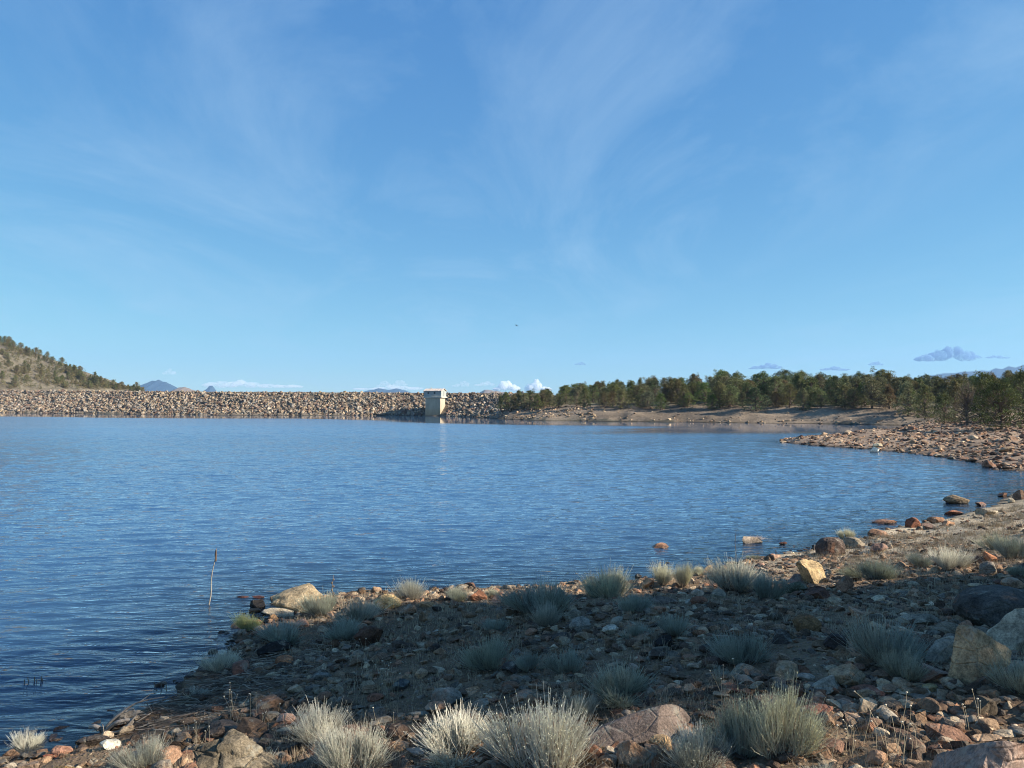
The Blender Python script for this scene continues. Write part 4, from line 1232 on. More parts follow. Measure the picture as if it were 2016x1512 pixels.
M_SEED = simple_mat("seed_head_fluff", (0.62, 0.54, 0.40), 0.9, 40)
SHRUB_P = {}
def shrub_proto(kind):
    if kind in SHRUB_P:
        return SHRUB_P[kind]
    spec = {
        "dome0": dict(seed=1), "dome1": dict(seed=2, nprim=95, spread=1.25), "dome2": dict(seed=3, nprim=80, spread=1.05, wisp=.12),
        "tall0": dict(seed=4, spread=0.75, w=1.25, h=.85, wisp=.1), "tall1": dict(seed=5, spread=0.65, w=1.3, nprim=70),
        "big0": dict(seed=6, nprim=140, ntw=10, spread=1.2, wisp=.12), "big1": dict(seed=7, nprim=135, ntw=10, spread=1.1, wisp=.16),
        "big2": dict(seed=8, nprim=140, ntw=10, spread=1.3, wisp=.1), "sparse": dict(seed=9, nprim=40, ntw=8, spread=1.2, leafy=3),
    }[kind]
    wd, fo, hd = shrub_arrays(**spec)
    M = (mesh("woody_base", wd[0], wd[1], [M_WOOD], smooth=True), mesh("foliage", np.concatenate([fo[0], hd[0]]), np.concatenate([fo[1], hd[1] + len(fo[0])]), [M_SHRUB], col=np.concatenate([fo[2], np.tile([1.2, 1.08, 0.88], (len(hd[0]), 1))])), None, fo[0])
    SHRUB_P[kind] = M
    return M

SILV, GRN, PALEY, WHT, BLU = (0.54, 0.53, 0.46), (0.41, 0.43, 0.35), (0.60, 0.59, 0.46), (0.67, 0.65, 0.57), (0.38, 0.41, 0.36)  # pale tints mostly on sunlit shrubs, BLU mostly on shaded ones: light put into colour
def shrub(x0, y0, x1, y1, kind, col, label, land=None, ry=0.0):
    yb = min(y1, 1511)
    p, d = ground_hit((x0 + x1) / 2, yb)
    if y1 > 1511:
        d2 = (3 - p[2]) / ((y1 - HY) / F)
        p = np.array([p[0] * d2 / d, d2, 0]); p[2] = float(height(p[:1], p[1:2])[0]); d = d2
    wdt = (x1 - x0) / F * d; hgt = (y1 - y0) / F * d
    mw, mf, mh, V0 = shrub_proto(kind)
    r = random.Random(int(x0 * 3 + y0))
    ang = r.uniform(0, 6.28)
    c, s = math.cos(ang), math.sin(ang)
    xr = V0[:, 0] * c - V0[:, 1] * s
    wm = np.percentile(xr, 99) - np.percentile(xr, 1); hm = np.percentile(V0[:, 2], 99.95)
    D = d + wdt * 0.16
    hgt = max(3.0 - (y0 - HY) / F * D - max(p[2], 0.0), 0.5 * hgt)
    sx = wdt * D / d / wm; sz = hgt / hm
    cen = (np.percentile(xr, 99) + np.percentile(xr, 1)) / 2 * sx
    n2 = p[:2] / np.linalg.norm(p[:2])
    q = p[:2] + n2 * wdt * 0.16
    z = max(float(height(q[:1], q[1:2])[0]), -0.02 if p[2] > 0 else -0.12)
    t = empty("rabbitbrush", (q[0] - cen, q[1], z))
    t.scale = (sx, sx, sz)
    t.rotation_euler = (0, 0, ang)
    o = obj("woody_base", mw, t)
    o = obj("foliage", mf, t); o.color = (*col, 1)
    tag(t, label, "shrub", "silver green shrubs on the near shore")
    if land:
        LANDMARKS.append(((x0 + x1) / 2, (y0 + y1) / 2, land))

SH = [
 (19,1409,82,1468,"dome0",WHT,"whitish shrub standing in the water by the bottom corner"),
 (398,1271,463,1325,"dome1",WHT,"pale shrub rooted in the water edge beside the wrack of sticks"),
 (365,1350,414,1376,"sparse",SILV,"small thin shrub in the wrack of sticks at the shore"),
 (230,1438,330,1516,"dome2",SILV,"round grey green shrub at the bottom between the white rock and the fractured outcrop"),
 (457,1201,513,1245,"tall1",(0.50,0.52,0.25),"yellow green grassy tuft growing in shallow water by the pyramid boulder"),
 (500,1220,602,1268,"dome1",BLU,"grey shrub leaning over the long black boulder"),
 (588,1158,659,1217,"dome2",GRN,"olive shrub hiding the right foot of the pyramid boulder"),
 (658,1163,748,1226,"dome0",SILV,"olive grey shrub left of the yellow dome boulder"),
 (777,1131,836,1184,"tall0",WHT,"lone whitish round topped shrub behind the brown hollow rock, against the water"),
 (879,1150,922,1185,"dome1",PALEY,"little pale shrub left of the red cube rock"),
 (954,1152,982,1176,"dome0",PALEY,"tiny pale shrub right of the red cube rock"),
 (645,1212,709,1260,"dome1",BLU,"shaded dull green shrub left of the dark red brown boulder"),
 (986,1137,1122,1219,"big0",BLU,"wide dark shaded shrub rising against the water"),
 (1047,1176,1104,1237,"tall0",SILV,"grey narrow shrub in front of the wide dark one"),
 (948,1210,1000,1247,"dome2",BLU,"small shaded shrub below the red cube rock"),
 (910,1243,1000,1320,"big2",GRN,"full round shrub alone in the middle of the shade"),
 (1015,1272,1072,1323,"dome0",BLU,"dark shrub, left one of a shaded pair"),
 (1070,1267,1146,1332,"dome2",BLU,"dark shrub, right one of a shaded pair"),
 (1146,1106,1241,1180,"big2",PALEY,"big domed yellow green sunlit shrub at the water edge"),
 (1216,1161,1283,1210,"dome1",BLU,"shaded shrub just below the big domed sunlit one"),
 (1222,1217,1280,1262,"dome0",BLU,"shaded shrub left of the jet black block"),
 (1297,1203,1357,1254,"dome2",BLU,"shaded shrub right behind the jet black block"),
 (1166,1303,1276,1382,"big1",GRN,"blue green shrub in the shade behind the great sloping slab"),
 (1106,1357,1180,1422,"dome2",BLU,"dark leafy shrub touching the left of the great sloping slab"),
 (1284,1105,1330,1154,"tall1",PALEY,"pale upright shrub, left one of the shoreline twins"),
 (1328,1099,1363,1157,"tall1",PALEY,"pale upright shrub, right one of the shoreline twins"),
 (1364,1108,1385,1133,"dome0",PALEY,"tiny pale shrub beside the orange pointed rock"),
 (1393,1088,1510,1168,"big0",WHT,"great pale sunlit shrub, the widest against the water"),
 (1469,1085,1497,1101,"dome0",PALEY,"low little shrub at the shore behind the great pale one"),
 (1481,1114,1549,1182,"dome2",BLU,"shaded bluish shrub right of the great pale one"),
 (1650,1036,1680,1062,"dome1",PALEY,"small yellow green shrub behind the dark round boulder"),
 (1657,1094,1763,1142,"big1",GRN,"wide green shrub half in shade behind the upright brown stone"),
 (1792,1083,1836,1120,"tall1",BLU,"dark thin shrub on the shade edge of the dry bank"),
 (1840,1069,1916,1124,"dome2",WHT,"pale grey shrub left of the two red rocks on the dry bank"),
 (1930,1041,1983,1084,"dome0",PALEY,"yellow green shrub on the dry bank behind the orange red rock"),
 (1967,1044,2034,1102,"dome1",BLU,"dark green shrub at the frame edge on the dry bank"),
 (1985,1105,2030,1136,"dome0",GRN,"small bright green shrub above the huge blackish boulder"),
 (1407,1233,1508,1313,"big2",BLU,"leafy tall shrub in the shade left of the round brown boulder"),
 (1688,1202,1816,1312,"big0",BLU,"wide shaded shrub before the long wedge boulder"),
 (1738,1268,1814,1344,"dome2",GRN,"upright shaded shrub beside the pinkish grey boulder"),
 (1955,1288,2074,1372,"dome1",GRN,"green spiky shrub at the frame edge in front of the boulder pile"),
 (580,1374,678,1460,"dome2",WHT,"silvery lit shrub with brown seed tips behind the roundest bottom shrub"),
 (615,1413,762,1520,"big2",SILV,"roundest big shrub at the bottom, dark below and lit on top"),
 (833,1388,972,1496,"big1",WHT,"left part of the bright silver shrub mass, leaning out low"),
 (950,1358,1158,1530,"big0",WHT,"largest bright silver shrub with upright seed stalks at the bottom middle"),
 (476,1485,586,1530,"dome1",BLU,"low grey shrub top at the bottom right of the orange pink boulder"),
 (1380,1352,1502,1500,"big1",GRN,"grey green shaded half of the big two toned shrub"),  # shade put into the tint of this half
 (1480,1330,1616,1500,"big2",PALEY,"yellow green lit half of the big two toned shrub"),  # sunlight put into the tint of this half
 (1316,1418,1432,1520,"big1",SILV,"stiff silver shrub right of the rounded tan boulder"),
 (1593,1492,1662,1530,"dome0",SILV,"low shrub top at the very bottom among dry stalks"),
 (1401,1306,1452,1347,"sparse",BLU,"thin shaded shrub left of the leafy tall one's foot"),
]
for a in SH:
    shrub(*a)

# ------------------------------------------------------------------ dry grass, sticks
def grass(name, X, Y, Lmin, Lmax, cols, label, seed, per=5, rad=0.0013, bend=0.5):
    r = np.random.default_rng(seed)
    n = len(X) * per
    x = np.repeat(X, per) + r.normal(0, 0.025, n); y = np.repeat(Y, per) + r.normal(0, 0.025, n)
    z = np.maximum(height(x, y), -0.02)
    L = r.uniform(Lmin, Lmax, n)
    a = r.uniform(0, 6.28, n); bd = r.uniform(.1, bend, n)
    K = 4
    t = np.linspace(0, 1, K)[None]
    P = np.stack([x[:, None] + np.cos(a)[:, None] * bd[:, None] * L[:, None] * t ** 1.7, y[:, None] + np.sin(a)[:, None] * bd[:, None] * L[:, None] * t ** 1.7,
                  z[:, None] - 0.005 + L[:, None] * t * (1 - 0.35 * bd[:, None] * t)], -1)
    dist = np.clip(np.hypot(x, y) / 8, 0.8, 3)
    R = (np.linspace(1, 0.25, K)[None] * rad) * dist[:, None]
    V, T = tubes(P, R)
    cols = np.array(cols)
    cc = np.repeat(cols[r.integers(0, len(cols), n)] * r.uniform(.7, 1.25, n)[:, None], K * 3, 0)
    tag(obj(name, mesh(name, V, T, [M_GRASS], col=cc)), label, kind="stuff")

STRAW = [(0.62, 0.51, 0.34), (0.52, 0.42, 0.28), (0.68, 0.58, 0.42), (0.40, 0.31, 0.21)]
rr = np.random.default_rng(3)
def gs(n, cond):
    y = rr.uniform(4.2, 22, n * 14); x = rr.uniform(-.7, .72, n * 14) * y
    s = lake_sd(x, y)
    ok = (s > 0.15) & cond(x, y, s)
    return x[ok][:n], y[ok][:n]
cl = lambda x, y, s: fbm(x * .8, y * .8, 0, 3, 55) > 0.0
g1 = gs(3200, lambda x, y, s: (x > 5.0) & (y > 11.2) & (s > .6) & (fbm(x * 1.1, y * 1.1, 0, 3, 51) > -0.35))
g2 = gs(1500, lambda x, y, s: (y < 6.6) & (s > .5) & (fbm(x * 1.4, y * 1.4, 0, 3, 52) > 0.02))
g3 = gs(1500, lambda x, y, s: (y > 6.6) & (y < 13) & (s > .4) & (fbm(x * 1.4, y * 1.4, 0, 3, 53) > 0.12))
grass("dry_grass", np.concatenate([g1[0], g2[0], g3[0]]), np.concatenate([g1[1], g2[1], g3[1]]), 0.03, 0.13, STRAW, "short bleached dry grass between the stones of the near shore", 8, per=5)
# fine sprigs of low growth
g4 = gs(3600, lambda x, y, s: (s > .3) & (y < 12))
grass("low_growth", g4[0], g4[1], 0.015, 0.06, [(0.16, 0.13, 0.09), (0.22, 0.18, 0.12), (0.30, 0.25, 0.17), (0.14, 0.13, 0.08)], "low dry sprigs in the gravel", 9, per=5, rad=0.0016, bend=.9)

def sticks():
    r = np.random.default_rng(12)
    n = 900
    pts = [W(*p) for p in [(205, 1444), (290, 1398), (345, 1378), (385, 1358), (398, 1332), (470, 1300)]]
    pts = np.array(pts)
    k = r.integers(0, len(pts) - 1, n); u = r.random(n)[:, None]
    base = pts[k] * (1 - u) + pts[k + 1] * u
    base[:, 0] += r.uniform(0.02, 1.25, n); base[:, 1] += r.normal(0, .12, n) - 0.1
    z = np.maximum(height(base[:, 0], base[:, 1]), 0) + r.uniform(0.005, 0.035, n)
    a = r.normal(0.25, 0.6, n); L = r.uniform(.05, .30, n)
    K = 4; t = np.linspace(-.5, .5, K)[None]
    cv = r.normal(0, .12, n)
    P = np.stack([base[:, 0][:, None] + (np.cos(a) * L)[:, None] * t, base[:, 1][:, None] + (np.sin(a) * L)[:, None] * t + (cv * L)[:, None] * t ** 2 * 4, z[:, None] + (r.normal(0, .07, n) * L)[:, None] * t], -1)
    R = r.uniform(.0015, .005, n)[:, None] * np.ones((1, K))
    V, T = tubes(P, R, 4)
    c = np.array([(0.20, 0.15, 0.11), (0.30, 0.24, 0.18), (0.13, 0.10, 0.08), (0.42, 0.35, 0.27)])
    cc = np.repeat(c[r.integers(0, 4, n)], K * 4, 0)
    tag(obj("washed_up_twigs", mesh("washed_up_twigs", V, T, [M_GRASS], col=cc)), "wrack of dead twigs washed up along the water edge", kind="stuff")
sticks()

def stalk_clump(px, py, n, hpx, label, seed, nod=True):
    p, d = ground_hit(px, min(py, 1511))
    r = np.random.default_rng(seed)
    L = hpx / F * d
    t = empty("dry_grass_stalks", tuple(p))
    K = 8
    tt = np.linspace(0, 1, K)
    for k in range(n):
        b = r.normal(0, .075, 3); b[2] = -0.01
        l = L * r.uniform(.45, 1.12); lean = r.normal(0.02, .24); ly = r.normal(0, .12)
        line = np.stack([b[0] + lean * l * tt ** 1.4, b[1] + ly * l * tt, l * tt], 1)
        if nod:
            line[-1] += np.array([-0.020, 0, -0.014]); line[-2] += np.array([-0.006, 0, 0.002])
        V, T = tubes(line[None], np.linspace(.0015, .0009, K)[None], 4)
        so = obj("stalk", mesh("stalk", V, T, [M_GRASS], col=np.tile(np.array([.52, .44, .30]), (len(V), 1))), t)
        V0, T0 = ICO[1]
        obj("seed_head", mesh("seed_head", V0 * np.array([.007, .0042, .0045]) * r.uniform(.6, 1.2) + line[-1], T0, [M_SEED], smooth=True), so)
    tag(t, label, "dry grass", "tufts of tall dry stalks")

for a in [(1768, 1500, 7, 118, "tall nodding dry stalks left of the near corner boulder", 1), (1665, 1490, 6, 74, "short nodding stalks between the brown rock and the taller stalks", 2),
          (1722, 1470, 3, 88, "three thin stalks with pale heads behind the nodding ones", 3), (470, 1424, 11, 62, "row of thin dry stalks behind the dark mossy boulder", 4, False),
          (535, 1424, 6, 45, "short dry stalks between orange stone and pink lit rock", 5, False), (700, 1310, 5, 60, "faint thin stalks in the open shade left of middle", 6, False),
          (762, 1368, 16, 66, "lone tuft of tall straw grass in the shade by the slate rock", 7, False), (754, 1450, 3, 60, "few dark stalks behind the roundest bottom shrub", 8, False),
          (395, 1470, 8, 52, "dry stalks in front of the wrack by the fractured outcrop", 9, False), (1440, 1372, 4, 70, "brown flower stalks behind the big two toned shrub", 10, False),
          (1945, 1440, 6, 70, "thin bent stalks in shade above the near corner boulder", 11, False)]:
    stalk_clump(*a)

def water_stalk():
    # bent dead stalk rising from the water
    x, y = W(415, 1188)
    s = y / F
    t = empty("dead_stalk", (x, y, 0))
    L = 108 * s
    K = 12; tt = np.linspace(-0.15, 1, K)
    line = np.stack([0.115 * L * tt + 0.012 * np.sin(tt * 9), 0 * tt, L * tt], 1)
    V, T = tubes(line[None], np.linspace(.011, .006, K)[None], 6)
    obj("stem", mesh("stem", V, T, [M_DEADWOOD], smooth=True), t)
    V0, T0 = rock_shape(77, 2, 5, kind="round", rough=.2)
    V = V0 * np.array([.016, .014, .13 * L]) + np.array([0.118 * L, 0, L * .90])
    obj("seed_head", mesh("seed_head", V, T0, [simple_mat("dark_seed_head", (0.12, 0.08, 0.06))], smooth=True), t)
    tag(t, "single bent dead stalk with a dark seed head rising from the water", "stalk")
    for px, py, h, lab in [(657, 1172, 42, "dark dead weed spike standing between two shoreline shrubs"), (1446, 1085, 38, "very thin dark weed stem in the water before the bleached grassy rock")]:
        x, y = W(px, py); s = y / F
        t = empty("dead_stalk", (x, y, 0.0))
        line = np.stack([0.01 * np.sin(np.linspace(0, 8, 8)), np.zeros(8), np.linspace(-.1, h * s, 8)], 1)
        V, T = tubes(line[None], np.linspace(.009, .004, 8)[None], 5)
        obj("stem", mesh("stem", V, T, [M_WOOD]), t)
        sd = []
        for k in range(5):
            zz2 = h * s * (0.15 + 0.16 * k)
            sd.append((ICO[0][0] * np.array([.018, .01, .02]) + np.array([0.012 * (-1) ** k, 0, zz2]), ICO[0][1]))
        if h > 40:
            for q_ in sd:
                obj("seed_head", mesh("seed_head", q_[0], q_[1], [M_WOOD]), t)
        tag(t, lab, "stalk")
    for px, py, n, lab in [(80, 1338, 8, "row of stubby dark twig tips poking out of open water"), (330, 1345, 3, "few thin twig tips in water near the wrack of sticks")]:
        x, y = W(px, py); r = np.random.default_rng(n)
        t = empty("drowned_twigs", (x, y, 0))
        ps = []
        for k in range(n):
            bx = (k / n - .5) * 34 / F * y
            h = r.uniform(.03, .065)
            ps.append(np.stack([bx + r.normal(0, .01) * np.linspace(0, 1, 4), r.normal(0, .03) + 0 * np.linspace(0, 1, 4), np.linspace(-.05, h, 4)], 1))
        V, T = tubes(np.array(ps), np.full((n, 4), .0045), 5)
        obj("twigs", mesh("twigs", V, T, [M_WOOD]), t)
        tag(t, lab, "twigs")
water_stalk()

def bleached_tuft():
    # low pale rock wearing a mat of bleached grass, awash in the water
    o = hero_rock(1460, 1054, 1500, 1070, (0.50, 0.42, 0.36), "flat", "pale rock capped with bleached grass out in the water", None, 3, 0.7)
    x, y = W(1480, 1068); r = np.random.default_rng(4)
    n = 160
    bx = x + r.uniform(-.18, .18, n); by = y + .12 + r.uniform(-.08, .08, n)
    K = 4; t = np.linspace(0, 1, K)[None]; L = r.uniform(.05, .15, n)
    P = np.stack([bx[:, None] + L[:, None] * r.uniform(.2, 1.2, n)[:, None] * t, by[:, None] + 0 * t, .06 + (L * r.uniform(.2, .9, n))[:, None] * t * (1 - .3 * t)], -1)
    V, T = tubes(P, np.full((n, K), .003))
    g = obj("grass_tuft", mesh("grass_tuft", V - np.array(o.location), T, [M_GRASS], col=np.tile(np.array([.66, .56, .48]), (len(V), 1))), o)
bleached_tuft()

def driftwood():
    p, d = ground_hit(235, 1440)
    t = empty("driftwood_stump", (p[0], p[1], max(p[2], 0)))
    s = d / F
    r = np.random.default_rng(31)
    # gnarled hollow root body, long axis rising up and to the right
    V, T = rock_shape(431, 4, 10, rough=.30, kind="block")
    V = V * np.array([0.155, 0.10, 0.085])
    c, sn = math.cos(.55), math.sin(.55)
    V = V @ np.array([[c, 0, sn], [0, 1, 0], [-sn, 0, c]]) + np.array([.02, .08, .10])
    body = obj("stump_body", mesh("stump_body", V, T, [M_DEADWOOD], smooth=True), t)
    # curled roots and the hollow rim
    def curl(pts, r0, r1, name="root"):
        pts = np.array(pts, float); K = 14
        q = np.linspace(0, len(pts) - 1, K)
        ln = np.stack([np.interp(q, range(len(pts)), pts[:, k]) for k in range(3)], 1)
        ln[1:-1] = (ln[:-2] + 2 * ln[1:-1] + ln[2:]) / 4
        V, T = tubes(ln[None], np.linspace(r0, r1, K)[None], 7)
        obj(name, mesh(name, V, T, [M_DEADWOOD], smooth=True), t)
    curl([(-.10, -.03, .02), (-.02, -.07, .10), (.08, -.07, .13), (.15, -.04, .12), (.12, -.06, .06), (.02, -.08, .02), (-.08, -.06, .01)], .018, .014)
    curl([(-.15, .0, .0), (-.08, -.02, .09), (.02, .0, .17), (.12, .03, .24), (.25, .05, .27), (.38, .06, .285)], .016, .004)
    curl([(.12, .03, .235), (.18, .02, .26), (.26, .05, .32)], .008, .003)
    curl([(-.17, -.02, .03), (-.22, -.01, .05), (-.27, 0, .035)], .026, .014)
    curl([(.05, -.06, .05), (.12, -.08, .09), (.18, -.05, .17)], .012, .008)
    curl([(-.10, -.09, .0), (-.09, -.10, .05), (-.10, -.10, .10)], .006, .004)
    tag(t, "gnarled hollow driftwood stump lying at the water edge", "driftwood")
    LANDMARKS.append((235, 1420, "the driftwood stump"))
driftwood()

def bird():
    d = 200.0
    v = ray(1017, 641); p = CAM + v * d / v[1]
    r = .16
    V0, T0 = rock_shape(5, 2, 3, kind="round", rough=.02)
    body = V0 * np.array([.10, .28, .09])
    wing = []
    for sx in (-1, 1):
        W_ = np.array([(sx * .06, .10, .03), (sx * .06, -.10, .03), (sx * .42, .10, .16), (sx * .40, -.06, .16), (sx * .72, .0, .08), (sx * .06, .0, .06), (sx * .41, .02, .19)])
        wing.append((W_, np.array([(0, 2, 6), (0, 6, 5), (1, 5, 6), (1, 6, 3), (2, 4, 6), (3, 6, 4), (0, 1, 3), (0, 3, 2), (2, 3, 4)])))
    V, T = join_arr([(body, T0)] + wing)
    o = obj("bird", mesh("bird", V, T, [simple_mat("bird_plumage", (0.06, 0.05, 0.05))]))
    o.location = p; o.rotation_euler = (0, 0.15, 0.9)
    tag(o, "tiny dark bird flying high in the open sky", "bird")
bird()

# ------------------------------------------------------------------ junipers
def juniper_arrays(seed, H=5.0, Wd=3.4, clumps=150, per=16, leaf=0.13, conic=0.55, bare=0.0, low=0.06, crad=0.27):
    r = np.random.default_rng(seed)
    K = 7
    tt = np.linspace(0, 1, K)
    lean = r.normal(0, .03, 2)
    trunk = np.stack([lean[0] * H * tt + .04 * np.sin(tt * 7 + seed), lean[1] * H * tt, H * .86 * tt - 0.25 * (1 - tt)], 1)
    tv = [tubes(trunk[None], (np.linspace(.055, .012, K) * H * 0.62)[None], 7)]
    # crown hull
    z = low + (1 - low) * r.random(clumps) ** 0.9
    prof = np.where(z < .16, .80 + .20 * z / .16, np.clip((1 - z) / .84, 0, 1) ** conic)
    th = r.uniform(0, 6.283, clumps)
    lobe = 1 + .28 * np.sin(2 * th + z * 5 + seed) + .34 * vnoise(np.cos(th) * 1.6 + seed, np.sin(th) * 1.6, z * 5, seed)
    rad = prof * lobe * (r.random(clumps) ** .38) * Wd / 2
    cen = np.stack([np.cos(th) * rad + lean[0] * H * z, np.sin(th) * rad, z * H * r.uniform(.95, 1.0)], 1)
    cen[0] = (lean[0] * H, 0, H * .97)
    ns = clumps // 9
    sa = r.uniform(0, 6.283, 5); sr = r.uniform(.05, .32, 5) * Wd; sh = H * r.uniform(.86, 1.10, 5)
    for q in range(ns):
        u = q % 5; f = r.random()
        cen[q + 1] = (math.cos(sa[u]) * sr[u] * (1 - .3 * f) + lean[0] * H, math.sin(sa[u]) * sr[u] * (1 - .3 * f), sh[u] * (.62 + .36 * f))
    drop = r.random(clumps) < bare
    br = []
    sel = np.where(drop | (r.random(clumps) < .30))[0]
    for i in sel:
        z0 = max(0.08 * H, cen[i, 2] * r.uniform(.35, .75)); a = np.array([np.interp(z0, trunk[:, 2], trunk[:, 0]), np.interp(z0, trunk[:, 2], trunk[:, 1]), z0])
        m = (a + cen[i]) / 2 + np.array([0, 0, -.04 * H]) + r.normal(0, .05, 3)
        br.append(np.stack([a, (a + m) / 2, m, (m + cen[i]) / 2, cen[i]]))
    tv.append(tubes(np.array(br), (np.linspace(.018, .004, 5) * H * .5)[None] * np.ones((len(br), 1)), 4))
    wood = join_arr(tv)
    cen = cen[~drop]
    n = len(cen) * per
    src = np.repeat(np.arange(len(cen)), per)
    off = r.normal(size=(n, 3)); off /= np.linalg.norm(off, axis=1)[:, None]
    cr = crad * (0.6 + .8 * r.random(len(cen)))
    P = cen[src] + off * (cr[src] * r.random(n) ** .45)[:, None] * np.array([1, 1, .85])
    P[:, 2] = np.maximum(P[:, 2], .05 * H)
    D = off * .7 + np.array([0, 0, .8]) + r.normal(size=(n, 3)) * .35; D /= np.linalg.norm(D, axis=1)[:, None]
    V, T = leaves(P, D, r.uniform(.7, 1.5, n) * leaf, r.uniform(.22, .42, n) * leaf, r)
    cb = np.repeat(r.uniform(.45, 1.7, len(cen)), per) * r.uniform(.8, 1.2, n)
    hue = np.repeat(r.random(len(cen)), per)[:, None]
    cc = cb[:, None] * ((1 - hue) * np.array([.95, 1.0, .85]) + hue * np.array([1.12, 1.0, .80]))
    return wood, (V, T, np.repeat(cc, 4, 0))

def juniper_proto(**k):
    w_, f_ = juniper_arrays(**k)
    return mesh("trunk", w_[0], w_[1], [M_BARK], smooth=True), mesh("crown", f_[0], f_[1], [M_NEEDLE], col=f_[2])

JP = [juniper_proto(seed=s, Wd=wd, conic=c, clumps=int(n * 1.5), low=lo * .5) for s, wd, c, n, lo in
      [(1, 4.2, .60, 210, .05), (2, 3.8, .80, 190, .05), (3, 4.8, .50, 240, .06), (4, 3.5, .95, 170, .04), (5, 4.5, .65, 210, .10), (6, 4.2, .48, 220, .04), (7, 5.2, .45, 240, .12), (8, 3.7, .70, 190, .05)]]
JBARE = juniper_proto(seed=21, Wd=4.0, conic=.5, clumps=150, bare=.72, low=.12)
JNEAR = [juniper_proto(seed=s, Wd=wd, conic=.5, clumps=420, per=26, leaf=.10, low=.05, crad=.36) for s, wd in ((11, 3.9), (12, 3.4), (13, 4.3))]

def tree(x, y, h, proto, label, group, col, wk=1.0, sink=0.0, name="juniper_tree"):
    z = float(height(np.array([x]), np.array([y]))[0])
    t = empty(name, (x, y, z - sink))
    s = h / 5.0
    t.scale = (s * wk, s * wk, s); t.rotation_euler = (0, 0, random.uniform(0, 6.28))
    obj("trunk", proto[0], t)
    c = obj("crown", proto[1], t); c.color = (*col, 1)
    tag(t, label, "tree", group)
    return t

GREENS = [((0.135, 0.140, 0.066), "olive"), ((0.088, 0.104, 0.050), "dark green"), ((0.145, 0.130, 0.070), "brownish"), ((0.140, 0.148, 0.088), "grey green"), ((0.105, 0.125, 0.052), "green")]
NUM = ["first", "second", "third", "fourth", "fifth", "sixth", "seventh", "eighth", "ninth", "tenth", "eleventh", "twelfth", "thirteenth", "fourteenth", "fifteenth", "sixteenth", "seventeenth", "eighteenth", "nineteenth", "twentieth"]
def ordn(k):
    if k < 20: return NUM[k]
    tens = ["twenty", "thirty", "forty", "fifty", "sixty", "seventy", "eighty"][(k + 1) // 10 - 2]
    u = (k + 1) % 10
    return (tens[:-1] + "ieth") if u == 0 else tens + " " + NUM[u - 1]

# far bank: rows from the waterfront up to the skyline, counted from the dam
def far_trees():
    rows = [("waterfront", 6.5, 12, 40, 2.3, 4.2), ("second", 13, 21, 48, 3.2, 4.8), ("third", 23, 36, 48, 3.7, 5.2), ("skyline", 40, 75, 56, 4.0, 5.7)]
    for name, s0, s1, n, h0, h1 in rows:
        got = []; tries = 0
        slots = [None] * n
        while tries < 9000 and any(v is None for v in slots):
            tries += 1
            y = random.uniform(92, 235); x = random.uniform(-0.02 * y, 0.70 * y)
            s = float(lake_sd([x], [y])[0])
            px = 1008 + F * x / y
            lo = {"waterfront": 985, "second": 985, "third": 1010, "skyline": 1060}[name]
            k = int((px - lo) / (2030 - lo) * n)
            if not (s0 < s < s1) or k < 0 or k >= n or slots[k] is not None: continue
            if name == "waterfront" and px > 1830: 
                slots[k] = 0; continue
            if px < 1060 and (y > 172 or s > 26): continue
            slots[k] = (px, x, y)
        got = sorted(v for v in slots if v)
        for i, (px, x, y) in enumerate(got):
            c, cn = random.choice(GREENS)
            h = random.uniform(h0, h1) * (0.72 if px < 1100 else 0.88 if px < 1250 else 0.86 if px > 1750 else 1.0)
            sz = "short" if h < h0 + (h1 - h0) * .33 else "tall" if h > h0 + (h1 - h0) * .66 else "midsize"
            k = random.randrange(8)
            half = len(got) // 2
            if i < half:
                where = f"{ordn(i)} from the dam in the {name} row"
            else:
                where = f"{ordn(len(got) - 1 - i)} from the frame edge in the {name} row"
            tree(x, y, h, JP[k], f"{sz} {cn} far bank juniper, {where}", "junipers on the far bank", tuple(v * random.uniform(.85, 1.15) for v in c), random.uniform(1.1, 1.55))
far_trees()

for i, (px, d, h, k) in enumerate([(986, 156, 2.6, 3), (997, 153, 3.3, 0), (1010, 150, 3.0, 7), (1021, 154, 3.7, 1), (1033, 149, 3.0, 4), (1044, 153, 3.6, 5), (1056, 147, 2.9, 7), (1069, 151, 3.4, 2), (1082, 148, 3.0, 0)]):
    c, cn = GREENS[(i * 3 + 1) % 5]
    x = (px - 1008) / F * d
    t = tree(x, d, h, JP[k], f"{cn} juniper, {ordn(i)} of the little group crowding the end of the dam", "junipers at the end of the dam", c, 1.25)
    t.location.z = max(t.location.z, 1.7)
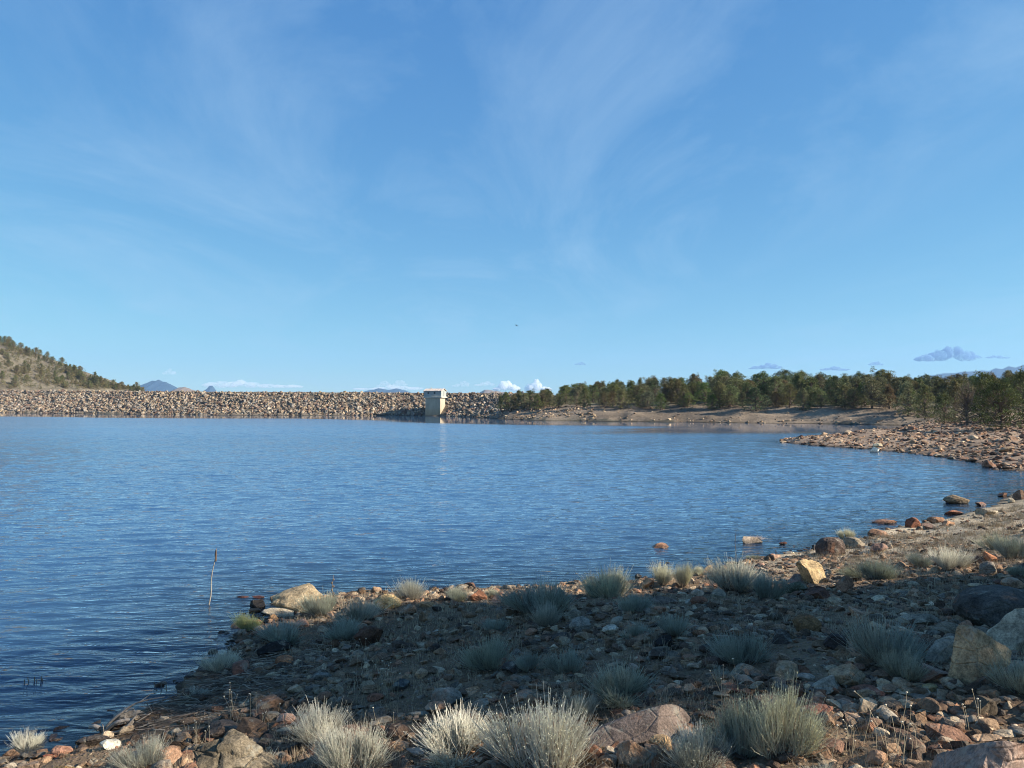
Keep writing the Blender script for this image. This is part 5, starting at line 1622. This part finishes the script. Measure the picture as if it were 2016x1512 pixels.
# hand placed larger trees behind the headland: (photo x, base row, height in rows, proto, colour, width, label)
for px, py, hp, pr, col, wk, lab in [
    (1905, 838, 104, JBARE, (0.10, 0.095, 0.06), 1.1, "half bare juniper with a thick dark trunk and grey limbs behind the headland"),
    (1858, 836, 70, JP[5], GREENS[1][0], 1.1, "dark low juniper with a leaning trunk just left of the half bare one"),
    (1972, 846, 108, JP[2], (0.07, 0.085, 0.035), 1.15, "largest bushy juniper at the headland, right of the half bare one"),
    (2024, 842, 122, JP[6], GREENS[1][0], 1.15, "tall dark juniper cut by the frame edge behind the headland"),
    (1938, 834, 112, JP[0], GREENS[4][0], 1.0, "tall juniper peeking between the half bare one and the largest bushy one"),
    (1822, 826, 76, JP[1], GREENS[0][0], 1.1, "rounded olive juniper at the neck of the headland"),
    (1788, 820, 74, JP[4], GREENS[3][0], 1.1, "grey green juniper left of the neck of the headland"),
    (2060, 838, 120, JP[3], GREENS[0][0], 1.2, "juniper mostly beyond the frame edge, behind the tall dark one"),
    (1880, 830, 92, JP[7], GREENS[2][0], 1.0, "brownish juniper standing behind the left side of the half bare one"),
]:
    p, d = ground_hit(px, py)
    tree(p[0], p[1], 0.88 * hp / F * d, pr, lab, "junipers behind the headland", col, wk)

# left hill
def hill_trees():
    n = 0; L_ = []
    tries = 0
    while len(L_) < 86 and tries < 6000:
        tries += 1
        px = random.uniform(-60, 285)
        sky_y = np.interp(px, [-60, 0, 50, 110, 170, 230, 280], [640, 672, 690, 715, 745, 762, 770])
        edge = random.random() < 0.45
        py = sky_y + (random.uniform(0, 9) if edge else random.uniform(0, 1) * (766 - sky_y))
        v = ray(px, py)
        T_ = np.arange(250, 640, 1.0); P = CAM + T_[:, None] * v
        hgt = height(P[:, 0], P[:, 1])
        k = np.argmax(P[:, 2] < hgt)
        if P[k, 2] >= hgt[k]: continue
        if any((a - px) ** 2 + ((b - py) * 1.5) ** 2 < (6 if edge else 11) ** 2 for a, b, *_ in L_): continue
        L_.append((px, py, P[k, 0], P[k, 1], edge))
    for grp, sel, nm in (("ridge", [l for l in L_ if l[4]], "ridge"), ("slope", [l for l in L_ if not l[4]], "slope")):
        sel.sort()
        for i, (px, py, x, y, e) in enumerate(sel):
            c, cn = random.choice(GREENS)
            h = random.uniform(3.6, 6.0) if e else random.uniform(2.4, 4.8)
            sz = "small" if h < 3.8 else "big" if h > 5.3 else "middling"
            where = f"{ordn(len(sel) - 1 - i)} from the foot" if i >= len(sel) // 2 else f"{ordn(i)} from the frame edge"
            tree(x, y, h, JP[random.randrange(8)], f"{sz} {cn} juniper, {where} on the left hill {nm}", "junipers on the left hill", c, random.uniform(1.0, 1.35))
hill_trees()

def hill_brush():
    r = np.random.default_rng(44)
    parts = []
    P = [juniper_arrays(60 + k, H=1.6, Wd=1.7, clumps=16, per=9, leaf=.20, conic=.5, crad=.36)[1] for k in range(5)]
    n = 0
    while n < 900:
        px = r.uniform(-60, 285); sky_y = np.interp(px, [-60, 0, 50, 110, 170, 230, 280], [640, 672, 690, 715, 745, 762, 770])
        py = sky_y + r.uniform(0, 1) * (768 - sky_y)
        v = ray(px, py); T_ = np.arange(250, 640, 2.0); Q = CAM + T_[:, None] * v
        hg = height(Q[:, 0], Q[:, 1]); k = np.argmax(Q[:, 2] < hg); n += 1
        if Q[k, 2] >= hg[k]: continue
        V, T, cc = P[n % 5]
        sc = r.uniform(.5, 1.5)
        col = np.array([(0.11, 0.115, 0.06), (0.16, 0.14, 0.08), (0.13, 0.11, 0.065)][n % 3])
        parts.append((V * sc + np.array([Q[k, 0], Q[k, 1], hg[k]]), T, cc * col))
    V, T, cc = join_arr(parts)
    tag(obj("hillside_brush", mesh("hillside_brush", V, T, [M_GRASS], col=cc)), "low brush dotted over the left hillside", kind="stuff")
hill_brush()

# the trees outside the frame whose shade lies over the shore
for i, (x, y, h, pr, wk) in enumerate([(11.6, 6.9, 7.2, 0, 0.9), (15.2, 7.2, 7.6, 1, 0.85), (13.0, 5.0, 6.6, 2, 0.8), (10.0, 9.0, 3.6, 1, 0.8), (19.0, 4.3, 11.5, 0, 0.68)]):
    tree(x, y, h, JNEAR[pr], ["bushy juniper on the near bank close beside the boulder pile", "second juniper of the near grove, farther inland", "tall juniper of the near grove standing nearest the photographer",
         "smallest juniper of the near grove by the dry bank", "tallest juniper at the back of the near grove"][i], "junipers of the near grove", GREENS[1][0], wk)

for _o in S.objects:
    if _o.parent is None and _o.get("label") and len(_o["label"].replace("-", " ").split()) > 16:
        print("LONG", _o["label"])
